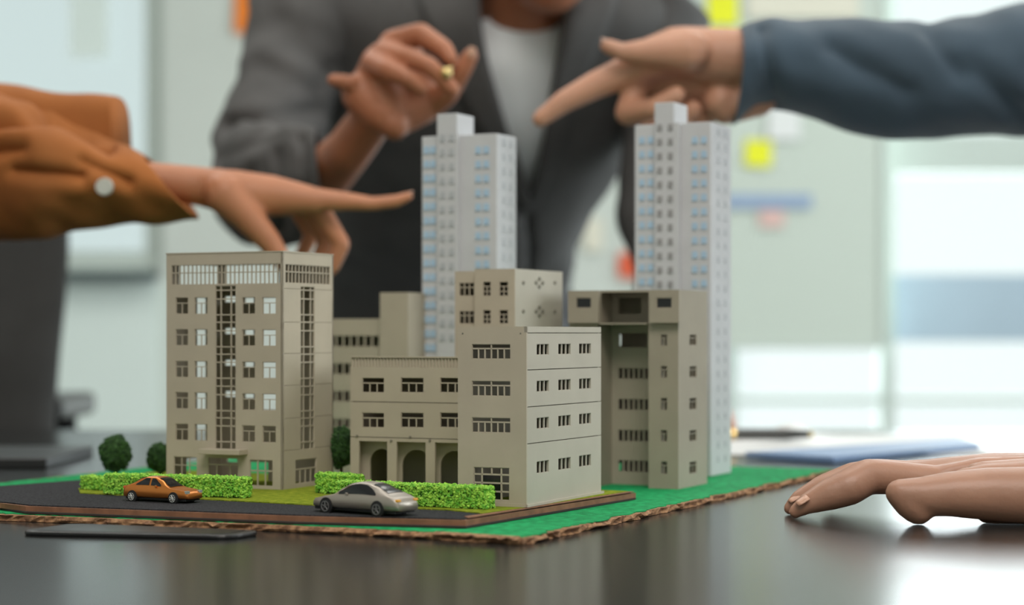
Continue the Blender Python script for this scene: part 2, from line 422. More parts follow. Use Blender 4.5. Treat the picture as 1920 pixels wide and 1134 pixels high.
# back and left walls with their own openings, roof, storey floors
bw_ = []
for (ya, yb) in rows_y[:4]:
    for (xa, xb) in ((461, 478), (494, 520)):
        q = b.frect(xa, ya + 1, xb, yb + 1 if xa != 461 else ya + 11, y=Dp); bw_.append(q)
    bw_.append(b.frect(424, ya - 2, 450, ya + 9, y=Dp))
blog = b.frect(424, 497, 526, 534, y=Dp)
bgw = [b.frect(468, 866, 505, 905, y=Dp), b.frect(428, 858, 447, 866, y=Dp)]
b.panel('back_wall', 'x', Dp - TH, TH, -W, 0, 0, Ht, bw_ + [blog] + bgw, m)
lwh = [b.srect(366, ya + 1, 385, yb + 1, x=-W) for (ya, yb) in rows_y[:5]] + [b.srect(332, 497, 408, 534, x=-W), b.srect(346, 858, 371, 892, x=-W)]
b.panel('left_wall', 'y', -W, TH, TH, Dp - TH, 0, Ht, lwh, m)
MB().box(-W + TH, -TH, TH, Dp - TH, Ht - .0025, Ht - .0015).obj('roof', m, b.e)
MB().box(-W - .0003, .0003, -.0003, TH, Ht - .0006, Ht).obj('parapet_cap', m, b.e)
MB().box(-.0013, .0003, TH, Dp, Ht - .0006, Ht).obj('parapet_cap', m, b.e)
MB().box(-W + TH, -TH, TH, Dp - TH, logg[2] - .0012, logg[2] - .0004).obj('loggia_floor', m, b.e)
A_blk = b

# ---- arcade building
b = Building('arcade_building_model', 657, 0, ZL, 'low taupe model building with three arcade openings behind the silver car', D=1.08)
Wd = b.f(862)[0] + .004; Ht = b.f(657, 667.5)[1]; Dp = .040; m = M['taupe']
zj1, zj2 = b.f(657, 752.5)[1], b.f(657, 818.5)[1]; zpar = b.f(657, 688)[1]
wr_ = []
for (ya, yb) in ((708, 736), (773.5, 801.5)):
    for (xa, xb) in ((679, 720), (751.5, 794), (825, 867)):
        wr_.append(b.frect(xa, ya, xb, yb))
arc = [b.frect(673, 827, 726, 960), b.frect(743.5, 828.5, 798, 960), b.frect(815.5, 830, 868, 960)]
arc = [(a[0], a[1], -.001, a[3]) for a in arc]
for (za, zb2) in ((zj1 + .0002, zpar), (zj2 + .0002, zj1 - .0002), (0, zj2 - .0002)):
    b.panel('wall_panel', 'x', 0, TH, 0, Wd, za, zb2, wr_ + arc, m)
for r in wr_: b.bars('x', 0, .0004, .0009, r, [(.36, 1), (.64, 3)], bw=.0006)
# balustrade
MB().box(0, Wd, -.0004, .0016, Ht - .0007, Ht).obj('parapet_rail', m, b.e)
n = 36
bal = MB().cyl((0, 0, 0), (0, 0, 1), .0007, .0005, 6).mesh('baluster')
for k in range(n):
    o = link('baluster', bal, m, b.e); o.location = (Wd*(k + .5)/n, .0006, zpar); o.scale = (1, 1, Ht - .0007 - zpar)
MB().box(0, Wd, .0008, .0020, zpar, Ht - .0007).obj('parapet_wall', m, b.e)
# inner arcade wall with arched doorways
yi = .008
def arched(ax0, ax1, ztop, z0=0):
    rad = (ax1 - ax0)/2; cxm = (ax0 + ax1)/2; pts = [(ax0, z0)]
    for k in range(13):
        an = math.pi - math.pi*k/12; pts.append((cxm + rad*math.cos(an), ztop - rad + rad*math.sin(an)))
    return pts + [(ax1, z0)]
mb = MB(); xs_ = [0]; spans = []
spans = [(b.f(694, y=yi)[0], b.f(738, y=yi)[0]), (b.f(754, y=yi)[0], b.f(810, y=yi)[0]), (b.f(826, y=yi)[0], min(b.f(880, y=yi)[0], Wd - .0015))]
prev = 0.0
for (s0, s1) in spans:
    mb.box(prev, s0, yi, yi + .001, 0, zj2); prev = s1
    ap = arched(s0, s1, zj2 - .0065)[1:-1]; i0 = len(mb.v)
    for y_ in (yi, yi + .001):
        for (x_, z_) in ap: mb.v.append((x_, y_, z_)); mb.v.append((x_, y_, zj2))
    k_ = len(ap)
    for half in (0, 1):
        for q in range(k_ - 1):
            o_ = i0 + half*2*k_ + 2*q; mb.f.append((o_, o_+2, o_+3, o_+1))
    for q in range(k_ - 1):
        o_ = i0 + 2*q; mb.f.append((o_, o_+2, o_+2+2*k_, o_+2*k_))
mb.box(prev, Wd, yi, yi + .001, 0, zj2)
mb.obj('arched_inner_wall', m, b.e)
MB().box(0, TH, TH, Dp, 0, Ht - .004).obj('left_wall', m, b.e)
MB().box(Wd - TH, Wd, TH, Dp, 0, Ht - .004).obj('right_wall', m, b.e)
MB().box(TH, Wd - TH, Dp - TH, Dp, 0, Ht - .004).obj('back_wall', m, b.e)
MB().box(TH, Wd - TH, TH, Dp - TH, zpar - .001, zpar).obj('roof', m, b.e)
MB().box(TH, Wd - TH, TH, Dp - TH, zj2 - .0008, zj2).obj('storey_floor', m, b.e)
for (px, py) in ((734, 826), (769.5, 819), (806.5, 825.5), (670, 817)):
    x_, z_ = b.f(px, py); MB().cyl((x_, -.0007, z_), (x_, .0003, z_), .0006).obj('wall_lamp', M['recess'], b.e)

# ---- corner building (nearest)
b = Building('corner_building_model', 987, 951, ZL, 'pale grey model corner building nearest the camera, rows of small windows')
W = -b.f(858.5)[0]; Dp = b.sd(1127)[0]; Ht = b.f(987, 612)[1]; m = M['grey_plastic']; mf = M['taupe']
fw_ = [b.frect(884.6, y0, 957, y1) for (y0, y1) in ((645, 673), (714, 742.5), (782.7, 811))]
dr = b.frect(888, 876, 955, 937)
b.panel('front_wall', 'x', 0, TH, -W, 0, 0, Ht, fw_ + [dr], mf)
for r in fw_: b.bars('x', 0, .0003, .0009, r, [(.30, 2), (.70, 6)], bw=.0007, m=mf)
b.bars('x', 0, .0003, .0009, dr, [(.22, [.23, .5, .77]), (.26, [.23, .77]), (.26, [.23, .77]), (.26, [.23, .77])], bw=.0008, m=mf, name='entrance_door')
q = dr; wq = q[1] - q[0]; hq = q[3] - q[2]
MB().box(q[0] + wq*.25, q[0] + wq*.75, .0005, .0009, q[2], q[3] - hq*.23).obj('door_leaf', M['glass_dark'], b.e)
jz = [Ht] + [b.sd(989, y)[1] for y in (624, 693.5, 763, 832)] + [0]
sw = []
for (y0, y1) in ((644.6, 665), (713, 734), (782, 803), (863.5, 886)):
    za, zb2 = b.sd(1018, y1)[1], b.sd(1018, y0)[1]
    for (x0, x1) in ((1006.5, 1029), (1047, 1070), (1086, 1108)):
        sw.append((b.sd(x0)[0], b.sd(x1)[0], za, zb2))
for k in range(len(jz) - 1):
    b.panel('side_panel', 'y', 0, -TH, TH if k else 0, Dp, jz[k+1] + (.0002 if k < len(jz)-2 else 0), jz[k] - (.0002 if k else 0), sw, m)
for r in sw: b.bars('y', 0, .0003, .0009, r, [(1, 3)], fw=.0002, bw=.0009, m=m)
b.panel('back_wall', 'x', Dp - TH, TH, -W, -TH, 0, Ht, [b.frect(925, 648, 965, 664, y=Dp), b.frect(875, 720, 905, 735, y=Dp)], m)
lw = [b.srect(1058, 646, 1066, 664, x=-W), b.srect(1062, 715, 1068, 734, x=-W)]
b.panel('left_wall', 'y', -W, TH, TH, Dp - TH, 0, Ht, [h for h in lw if h[1] > h[0] + .0005 and h[1] < Dp - .003], mf)
MB().box(-W + TH, -TH, TH, Dp - TH, Ht - .003, Ht - .002).obj('roof', m, b.e)
MB().box(-W - .0003, .0004, -.0004, .0, 0, .0016).obj('plinth', mf, b.e)
MB().box(0, .0009, -.0004, Dp + .002, 0, .0012).obj('plinth', m, b.e)
for (px, py) in ((867.5, 625.2), (976, 625.2)):
    x_, z_ = b.f(px, py); MB().cyl((x_, -.0001, z_), (x_, .0004, z_), .00045).obj('peg_hole', M['recess'], b.e)

# ---- middle block with diamond ornaments
b = Building('ornament_block_model', 965, 0, ZL, 'taupe model block with diamond wall ornaments rising behind the corner building', D=1.12)
xs0 = b.f(890)[0]; W = -b.f(853, y=.003)[0]; Dp = min(b.sd(1057)[0], .066); Ht = b.f(965, 503.5)[1]; m = M['taupe']
fl = [(528, 555), (581, 607), (634, 660), (687, 713)]
fh = [b.frect(xa, ya, xb, yb) for (ya, yb) in fl for (xa, xb) in ((905.5, 920), (936, 952.5))]
b.panel('front_wall', 'x', 0, TH, xs0, 0, 0, Ht, fh, m)
for r in fh: b.bars('x', 0, .0003, .0009, r, [(.32, 1), (.36, 2), (.32, 2)], bw=.0005)
Ht2 = b.f(870, 508.5, .003)[1]
fh2 = [b.frect(861, ya + 2, 889, yb, y=.003) for (ya, yb) in fl]
b.panel('recessed_wall', 'x', .003, TH, -W, xs0, 0, Ht2, fh2, m)
for r in fh2: b.bars('x', .003, .0003, .0009, r, [(.35, 3), (.65, 3)], bw=.0005)
b.panel('recess_return', 'y', xs0, TH, TH, .003 + TH, 0, Ht, [], m)
b.panel('side_wall', 'y', 0, -TH, TH, Dp, 0, Ht, [], M['grey_plastic'])
dia = lambda r: [(0, -r), (r, 0), (0, r), (-r, 0)]
def ornament(y_, z_, big):
    mb = MB()
    def dm(dy, dz, r):
        i = len(mb.v)
        for x_ in (-.0002, .0005):
            for (p, q_) in dia(r): mb.v.append((x_, y_ + dy + p*1.6, z_ + dz + q_))
        mb.f.extend([(i, i+1, i+2, i+3), (i+7, i+6, i+5, i+4)] + [(i+k, i+(k+1) % 4, i+4+(k+1) % 4, i+4+k) for k in range(4)])
    if big:
        for (dy, dz) in ((-.0045, 0), (.0045, 0), (0, .0022), (0, -.0022)): dm(dy, dz, .0013)
    else: dm(0, 0, .0011)
    mb.obj('diamond_ornament', M['recess'], b.e)
for yy in (530, 583.5):
    for (px, big) in ((981, 0), (1011, 1), (1040, 0)):
        y_, z_ = b.sd(px, yy); ornament(y_, z_, big)
b.panel('back_wall', 'x', Dp - TH, TH, -W, -TH, 0, Ht2, [b.frect(862, ya + 4, 880, yb - 3, y=Dp) for (ya, yb) in fl[:2]], m)
b.panel('left_wall', 'y', -W, TH, .003 + TH, Dp - TH, 0, Ht2, [], m)
MB().box(-W + TH, -TH, .003 + TH, Dp - TH, Ht2 - .003, Ht2 - .002).obj('roof', m, b.e)

# ---- U-shaped block on the right
b = Building('cantilever_block_model', 1272, 917, ZG, 'taupe model block with cantilevered top boxes and deep recess, in front of right tower')
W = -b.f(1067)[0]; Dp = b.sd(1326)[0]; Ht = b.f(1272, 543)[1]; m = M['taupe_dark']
xl = b.f(1121)[0]; xr = b.f(1216)[0]; rec = .021
zo = b.f(1245, 605)[1]
py_rows = [(627, 648.5), (686, 708.6), (745.7, 769), (806, 828), (865, 888.7)]
ph = [b.frect(1238.5, y0, 1251, y1) for (y0, y1) in py_rows]
b.panel('pier_wall', 'x', 0, TH, xr, 0, 0, Ht, ph, m)
for r in ph: b.bars('x', 0, .0003, .0009, r, [(.3, 1), (.7, 2)], bw=.0005, m=m)
sh_ = [b.srect(1293, y0, 1306, y1 - 1) for (y0, y1) in py_rows]
b.panel('side_wall', 'y', 0, -TH, TH, Dp, 0, Ht, sh_, m)
for r in sh_: b.bars('y', 0, .0003, .0009, r, [(.3, 1), (.7, 2)], bw=.0005, m=m)
b.panel('pier_wall', 'x', 0, TH, -W, xl, 0, Ht, [], m)
b.panel('recess_side', 'y', xl, -TH, TH, rec, 0, Ht, [], m)
b.panel('recess_side', 'y', xr, TH, TH, rec, 0, Ht, [], m)
rh = [b.frect(1160, 623, 1214, 652, y=rec)] + [b.frect(1159, y0, 1216.5, y1, y=rec) for (y0, y1) in ((689.6, 710.5), (748, 769), (806, 828), (863, 885))]
rtop = b.frect(1159, 557, 1203, 589, y=rec)
b.panel('recess_wall', 'x', rec, TH, xl, xr, 0, Ht, rh + [rtop], m)
for k, r in enumerate(rh):
    b.bars('x', rec, .0003, .0009, r, [(1, 1)] if k == 0 else [(1, 6)], bw=.0009, m=m)
b.bars('x', rec, .0003, .0009, rtop, [(1, 1)], m=m)
# cantilevered boxes
for (x0p, x1p, wp) in ((1065, 1122, (1079.6, 1108.8)), (1217, 1273, (1230, 1260))):
    yo = -.0045
    bxr = b.frect(x0p, 543, x1p, 605, y=yo); wv = b.frect(wp[0], 557.5, wp[1], 578, y=yo)
    zt_ = Ht - .0002
    b.panel('box_front', 'x', yo, TH, bxr[0], bxr[1], zo, zt_, [wv], m)
    MB().box(bxr[0], bxr[1], yo + TH, 0, zo, zo + .001).obj('box_underside', m, b.e)
    MB().box(bxr[0], bxr[1], yo + TH, 0, zt_ - .001, zt_).obj('box_top', m, b.e)
    b.panel('box_side', 'y', bxr[1], -TH, yo + TH, 0, zo + .001, zt_ - .001, [], m)
    b.panel('box_side', 'y', bxr[0], TH, yo + TH, 0, zo + .001, zt_ - .001, [], m)
    b.bars('x', yo, .0003, .0009, wv, [(1, 1)], fw=.0005, m=m)
    MB().box(wv[0], wv[1], yo + .0009, yo + .0012, wv[2], wv[3]).obj('pane', M['glass_dark'], b.e)
MB().box(xl, xr, -.002, rec, zo - .0008, zo).obj('balcony_slab', m, b.e)
MB().box(xl, xr, 0, rec, Ht - .0012, Ht).obj('recess_roof', m, b.e)
MB().box(-W, -W + TH, TH, Dp, 0, Ht).obj('left_wall', m, b.e)
b.panel('back_wall', 'x', Dp - TH, TH, -W + TH, -TH, 0, Ht, [b.frect(1160, 627, 1166, 648, y=Dp), b.frect(1160, 868, 1166, 882, y=Dp)], m)
MB().box(-W + TH, -TH, rec + TH, Dp - TH, Ht - .002, Ht - .001).obj('roof', m, b.e)

# ---- long block behind the office block
b = Building('long_block_model', 765, 0, ZG, 'plain taupe model block with ribbon windows, half hidden behind the office block', D=1.235)
xm = b.f(712.5)[0]; W = -b.f(560)[0]; m = M['taupe']; Ht = b.f(765, 548)[1]; Hw = b.f(660, 597.5, .004)[1]
b.panel('stair_wall', 'x', 0, TH, xm, 0, 0, Ht, [], m)
b.panel('side_wall', 'y', 0, -TH, TH, .048, 0, Ht, [], m)
b.panel('stair_left', 'y', xm, TH, TH, .048, 0, Ht, [], m)
rr = [b.frect(590, y0, 710.5, y1, y=.004) for (y0, y1) in ((629, 650), (681, 702), (733, 753), (785, 802))]
b.panel('wing_wall', 'x', .004, TH, -W, xm, 0, Hw, rr, m)
for r in rr: b.bars('x', .004, .0003, .0009, r, [(1, 9)], bw=.0011)
MB().box(-W, xm, .004 + TH, .046, Hw - .002, Hw - .001).obj('wing_roof', m, b.e)
MB().box(xm + TH, -TH, TH, .046, Ht - .002, Ht - .001).obj('stair_roof', m, b.e)
MB().box(-W, -TH, .046, .046 + TH, 0, Hw).obj('back_wall', m, b.e)
MB().box(xm + TH, -TH, .046, .046 + TH, Hw, Ht).obj('back_wall', m, b.e)
MB().box(-W - TH, -W, .004, .046, 0, Hw).obj('left_wall', m, b.e)

# ---- two towers
def tower(px_near, D, px_left, px_c0, px_c1, px_cap, px_right, y_top, y_cap, y_first, pitch, z0, label, cols_l, cols_c, cols_r, floors):
    b = Building('tower_model', px_near, 0, z0, label, D=D)
    W = -b.f(px_left)[0]; Dp = b.sd(px_right)[0]; m = M['tower']; Ht = b.f(px_near, y_top)[1]; pr = .0035
    c0, c1 = b.f(px_c0, y=-pr)[0], b.f(px_c1, y=-pr)[0]
    MB().box(-W, 0, 0, Dp, 0, Ht).obj('tower_body', m, b.e, bevel=.0004)
    MB().box(c0, c1, -pr, 0, 0, Ht + .0002).obj('centre_shaft', m, b.e, bevel=.0003)
    cp = b.f(px_cap, y=-pr)[0]; hc = b.f(px_cap, y_cap, -pr)[1]
    MB().box(c0, cp, -pr, .020, Ht, hc).obj('roof_cap', m, b.e, bevel=.0004)
    cd = b.f(px_near - 60, 400)[0] - b.f(px_near - 61, 400)[0]
    def wmesh(w_, h_, mm):
        mb = MB(); mb.box(-w_/2, w_/2, -.0004, 0, 0, h_)
        mb.box(-w_*.52, w_*.52, -.0008, 0, -.0006, 0)
        me = mb.mesh('window'); me.materials.append(mm); return me
    wb = wmesh(cd*10, cd*10, M['blue_pane']); wd = wmesh(cd*9, cd*9, M['dark_pane'] if px_near > 1000 else M['pale_pane']); wp_ = wmesh(cd*8, cd*9, M['pale_pane']); dz = pitch * cd * 1.04
    for k in range(floors):
        for (cols, me, yy, d) in ((cols_l, wb, 0, 1), (cols_c, wd, -pr, 0), (cols_r, wb, 0, 1)):
            for px in cols:
                x_, z_ = b.f(px, y_first + pitch*(k + d), yy)
                z_ = b.f(cols[0], y_first + pitch*d, yy)[1] - k*dz
                if z_ < .006: continue
                o = link('window', me, None, b.e); o.location = (x_, yy, z_)
        for ys in (.35, .7):
            z_ = Ht - .006 - k*dz
            if z_ < .006: continue
            o = link('window', wp_, None, b.e); o.location = (0, Dp*ys, z_); o.rotation_euler = (0, 0, math.pi/2)
    return b
tower(1333, 1.228, 1190, 1227, 1273, 1264, 1371, 228, 191, 243, 24.2, ZG, 'tall white model tower at the right, behind the cantilevered block',
      (1204, 1220), (1237, 1257), (1303, 1320), 27)
tower(932, 1.235, 791, 819, 859, 857, 968, 250, 212, 263, 23.0, ZG, 'tall white model tower left of centre, rising above the arcade building',
      (800, 812), (830, 847), (897, 912), 15)

# ------------------------------------------------------------------ hedges and trees
def leaves(mb, p, nrm, s, rnd):
    t_ = Vector((rnd.uniform(-1, 1), rnd.uniform(-1, 1), rnd.uniform(-1, 1)))
    d = (nrm + t_*.9).normalized(); a = d.orthogonal().normalized()
    a = (Matrix.Rotation(rnd.uniform(0, 6.28), 3, d) @ a); c = d.cross(a)
    q = Vector(p); i = len(mb.v)
    mb.v += [tuple(q - a*s*.5), tuple(q + c*s*.45 + d*s*.3), tuple(q + a*s*.5 + d*s*.2), tuple(q - c*s*.45 + d*s*.3), tuple(q + d*s*.75)]
    mb.f += [(i, i+1, i+4), (i+1, i+2, i+4), (i+2, i+3, i+4), (i+3, i, i+4)]
def hedge(pa, pb, depth, h, label, seed):
    a, b_ = Vector(pa), Vector(pb); L = (b_ - a).length; rz = math.atan2((b_-a).y, (b_-a).x); rnd = random.Random(seed)
    e = empty('hedge', (a.x, a.y, TZ + ZL), rz); tag(e, label, 'hedge', 'model hedges')
    MB().box(.0006, L - .0006, .0006, depth - .0006, 0, h - .0006).obj('hedge_core', M['crown'], e)  # dark core colour supplies the shade in the gaps between leaves
    mb = MB(); n = int((L*h*2 + L*depth + 2*depth*h) * 3.6e6)
    for _ in range(n):
        f = rnd.random() * (2*L*h + L*depth + 2*depth*h)
        if f < L*h: p, nn = (rnd.uniform(0, L), 0, rnd.uniform(0.0004, h)), (0, -1, 0)
        elif f < 2*L*h: p, nn = (rnd.uniform(0, L), depth, rnd.uniform(0.0004, h)), (0, 1, 0)
        elif f < 2*L*h + L*depth: p, nn = (rnd.uniform(0, L), rnd.uniform(0, depth), h), (0, 0, 1)
        else:
            p, nn = (rnd.choice((0, L)), rnd.uniform(0, depth), rnd.uniform(.0004, h)), (0, 0, 0)
            nn = (-1 if p[0] == 0 else 1, 0, 0)
        w = noise.noise(Vector(p)*400)*.0006
        leaves(mb, Vector(p) + Vector(nn)*(w*1.2 - rnd.random()*.0011), Vector(nn), .0011 + rnd.random()*.0008, rnd)
    o = mb.obj('hedge_leaves', M['hedge'], e); o['kind'] = 'stuff'
hedge(G(196, 926, ZL), G(458, 934, ZL), .008, .0098, 'long clipped hedge behind the copper car', 1)
hedge(G(152, 917, ZL), G(197, 920, ZL), .007, .0066, 'short low hedge end left of the copper car', 2)
hedge((-0.085, 0.981), (-0.0122, 0.9445), .0085, .0100, 'long clipped hedge running from the silver car to the corner building', 3)
hedge(G(592, 924, ZL), G(660, 929, ZL), .009, .0098, 'short hedge clump beside the tree next to the arcade building', 4)
def tree(px, py, D, crown_py, rx, rz, label, seed):
    g = ((px - CX)*D/FP, D); rnd = random.Random(seed)
    e = empty('model_tree', (g[0], g[1], TZ + ZL)); tag(e, label, 'tree', 'model trees')
    zc_ = HC - (crown_py - HY)*D/FP - ZL
    MB().tube([(0, 0, 0), (.0004, 0, zc_*.5), (0, .0003, zc_)], [.0011, .0008, .0006], 7).obj('trunk', M['bark'], e, smooth=True)
    bm = bmesh.new(); bmesh.ops.create_icosphere(bm, subdivisions=3, radius=1)
    for v in bm.verts:
        v.co *= .86 + .16*noise.noise(v.co*2.2 + Vector((seed, 0, 0)))
        v.co = Vector((v.co.x*rx, v.co.y*rx, v.co.z*rz + zc_))
    me = bpy.data.meshes.new('crown_core'); bm.to_mesh(me); bm.free(); link('crown_core', me, M['crown'], e)
    mb = MB()
    for _ in range(1500):
        d = Vector((rnd.gauss(0, 1), rnd.gauss(0, 1), rnd.gauss(0, 1))).normalized()
        rr_ = (.84 + .18*noise.noise(d*2.2 + Vector((seed, 0, 0))) + rnd.uniform(-.06, .08))
        leaves(mb, (d.x*rx*rr_, d.y*rx*rr_, d.z*rz*rr_ + zc_), d, .0016, rnd)
    o = mb.obj('crown_leaves', M['crown'], e); o['kind'] = 'stuff'
tree(217, 0, 1.16, 850, .0094, .0112, 'round dark green model tree standing alone left of the office block', 1)
tree(300, 0, 1.17, 858, .0080, .0085, 'small dark model tree half hidden by the left edge of the office block', 2)
tree(639, 0, 1.115, 838, .0090, .0118, 'dark green model tree between the office block and the arcade building', 3)

# ------------------------------------------------------------------ toy cars
def crom(xs, ys, x):
    if x <= xs[0]: return ys[0]
    if x >= xs[-1]: return ys[-1]
    for i in range(len(xs)-1):
        if xs[i] <= x <= xs[i+1]: break
    t_ = (x - xs[i])/(xs[i+1] - xs[i]); t_ = t_*t_*(3 - 2*t_)*.5 + t_*.5
    return ys[i] + (ys[i+1] - ys[i])*t_
def car(name, front, rear, Wc, Hc, prof, paint, label, rims, wheels, wr_, swin, shield, rearw, lights, spokes):
    """prof rows: x (0 front..1 rear), belt height, top height, half width share, roof half width share. front/rear = ground points of near-side line"""
    a, b_ = Vector(front), Vector(rear); L = (b_ - a).length; ax = (b_ - a).normalized()
    rz = math.atan2(ax.y, ax.x)
    if ax.x < 0: a = a + Vector((-ax.y, ax.x)) * -Wc          # the flank that faces the camera lies on the given line
    e = empty(name, (a.x, a.y, TZ + ZB), rz); tag(e, label, 'toy car', 'toy cars on the model road')
    X, Zt, Zr, Wd_, Wr = zip(*prof)
    zb_ = .17*Hc
    # local x runs front->rear, +y side depends on travel; body centre line at y0 so that the visible flank lies at y=0
    cs = Wc/2
    def sec(x):
        zt = crom(X, Zt, x)*Hc; zr = max(crom(X, Zr, x)*Hc, zt + .0001*Hc); w = crom(X, Wd_, x)*cs; wr2 = crom(X, Wr, x)*cs
        cab = min(1, max(0, (zr - zt)/(.25*Hc)))
        sh_z = zt
        k = w*.94; wr3 = k*(1-cab) + wr2*cab
        return [(w*.80, zb_), (w*.97, zb_ + .12*(zt-zb_)), (w, zb_ + .5*(zt-zb_)), (w*.985, zb_ + .85*(zt-zb_)), (k, sh_z),
                (wr3*.5+k*.5, (sh_z+zr)/2), (wr3*.98, zr - (zr-sh_z)*.16), (wr3*.86, zr - (zr-sh_z)*.02 - .002*Hc), (wr3*.45, zr + .012*Hc), (0, zr + .018*Hc)]
    N = 44; rings = []
    for k in range(N + 1):
        x = k/N; s = sec(x)
        ring = [(x*L, cs + y, z) for y, z in s] + [(x*L, cs - y, z) for y, z in reversed(s[:-1])]
        rings.append(ring)
    MB().rings(rings).obj('car_body', paint, e, smooth=True)
    def patch(nm, x0, x1, k0, k1, off, m, side):
        mb = MB(); rs = []
        n = 10
        for j in range(n + 1):
            x = x0 + (x1 - x0)*j/n; s = sec(x); f0, f1 = k0(j/n), k1(j/n); row = []
            for q in range(5):
                f = f0 + (f1 - f0)*q/4; i = min(int(f), len(s)-2); u = f - i
                y, z = s[i][0]*(1-u) + s[i+1][0]*u, s[i][1]*(1-u) + s[i+1][1]*u
                row.append((x*L, cs + side*(y + off), z + off*.4))
            rs.append(row)
        rs2 = [[(p[0], p[1] - side*off*1.5, p[2] - off) for p in r] for r in rs]
        mb.rings(rs, cap=False, closed=False); mb.rings(rs2, cap=False, closed=False)
        mb.obj(nm, m, e, smooth=True)
    for side in (-1, 1):
        for (x0, x1, lo, hi) in swin: patch('side_window', x0, x1, lo, hi, .00022, M['glass_dark'], side)
    def cross(nm, x0, x1, m, f=.80):
        mb = MB(); rs = []
        for j in range(9):
            x = x0 + (x1-x0)*j/8; s = sec(x); row = []
            for q in range(9):
                g = (q/8*2 - 1)
                yy = g*s[6][0]*f; ay = abs(yy)
                # height on the section at that y
                z = s[-1][1]
                for i in range(6, len(s)-1):
                    if s[i+1][0] <= ay <= s[i][0]:
                        u = (s[i][0]-ay)/max(1e-9, s[i][0]-s[i+1][0]); z = s[i][1]*(1-u)+s[i+1][1]*u
                row.append((x*L, cs + yy, z + .0003))
            rs.append(row)
        mb.rings(rs, cap=False, closed=False); mb.obj(nm, m, e, smooth=True)
    cross('windscreen', *shield, M['glass_dark']); cross('rear_window', *rearw, M['glass_dark'])
    for wx_ in wheels:
        for side in (-1, 1):
            cy = cs + side*cs*.985; out = side
            MB().cyl((wx_*L, cy - out*.0020, wr_*1.06), (wx_*L, cy + out*.0002, wr_*1.06), wr_*1.22, n=24).obj('wheel_arch', M['rubber'], e)
            mbw = MB(); mbw.cyl((wx_*L, cy - out*.0030, wr_), (wx_*L, cy + out*.0004, wr_), wr_, n=24)
            wo = mbw.obj('wheel', M['rubber'], e)
            mr = MB(); prof_ = []
            c0 = Vector((wx_*L, cy, wr_))
            ri = []
            for (rr_, yy) in ((.80, .0005), (.80, .0008), (.66, .0008), (.62, .0005)):
                ri.append([c0 + Vector((math.cos(2*math.pi*k/24)*rr_*wr_, out*yy, math.sin(2*math.pi*k/24)*rr_*wr_)) for k in range(24)])
            mr.rings(ri, cap=False)
            for k in range(spokes):
                an = 2*math.pi*k/spokes + .4
                mr.cyl(c0 + Vector((0, out*.0006, 0)), c0 + Vector((math.cos(an)*.66*wr_, out*.0006, math.sin(an)*.66*wr_)), wr_*.10, wr_*.07, 6)
            mr.cyl(c0 + Vector((0, out*.0004, 0)), c0 + Vector((0, out*.0009, 0)), wr_*.2, n=12)
            mr.obj('rim', rims, wo)
    MB().box(.04*L, .96*L, cs*.25, cs*1.75, wr_*.45, zb_ + .001).obj('underbody', M['rubber'], e)
    for (nm, x, side, z, sx, sy, sz, m_) in lights:
        s = sec(x); y = side*cs*.80*crom(X, Wd_, x)
        MB().box(x*L - sx, x*L + sx, cs + y - sy, cs + y + sy, z*Hc - sz, z*Hc + sz).obj(nm, m_, e, bevel=.0001)
    for side in (-1, 1):
        xm_ = shield[1] if shield[1] > shield[0] else shield[0]
        s = sec(xm_ + .02); MB().box((xm_ - .005)*L, (xm_ + .02)*L, cs + side*(s[4][0]) - .0006, cs + side*s[4][0] + .0008, s[4][1], s[4][1] + .0011).obj('door_mirror', paint, e, bevel=.0002)
    return e
sil = [(0, .28, .28, .62, .6), (.03, .38, .38, .80, .6), (.10, .47, .47, .92, .6), (.20, .54, .545, .96, .6), (.27, .57, .58, .97, .66), (.36, .585, .80, .97, .72), (.45, .59, .95, .97, .70),
       (.54, .595, 1.0, .97, .68), (.63, .60, .985, .98, .64), (.72, .60, .90, 1.0, .60), (.82, .60, .76, 1.0, .56), (.90, .58, .63, .97, .54), (.96, .52, .56, .88, .5), (1, .38, .42, .74, .45)]
sf, sr = G(578, 958.5, ZB), G(742, 970.5, ZB)
car('silver_coupe', sf, sr, .0178, .0146, sil, M['silver'], 'silver toy coupe parked on the model road in front of the arcade', M['rim'], (.205, .79), .0031,
    [(.34, .76, lambda u: 4.25, lambda u: 4.3 + 2.0*min(1, math.sin(math.pi*min(1, max(0, u*.93 + .06)))**.6))], (.25, .43), (.68, .86),
    [('tail_light', .975, -1, .50, .0009, .0012, .0005, M['amber']), ('tail_light', .975, 1, .50, .0009, .0012, .0005, M['amber']),
     ('head_light', .06, -1, .40, .0006, .0010, .0005, M['clear_lens']), ('head_light', .06, 1, .40, .0006, .0010, .0005, M['clear_lens']),
     ('bumper', .985, 0, .30, .0008, .0050, .0009, M['rim'])], 5)
cop = [(0, .36, .36, .74, .6), (.04, .48, .48, .88, .6), (.14, .53, .535, .95, .6), (.26, .57, .58, .97, .64), (.32, .58, .68, .97, .70), (.42, .59, .90, .97, .72),
       (.52, .60, 1.0, .98, .70), (.64, .61, 1.0, .98, .70), (.74, .62, .92, .98, .68), (.84, .63, .74, .97, .64), (.90, .63, .66, .95, .6), (.97, .58, .61, .88, .6), (1, .42, .44, .76, .55)]
cr, cf = G(227, 938.5, ZB), G(349, 945, ZB)
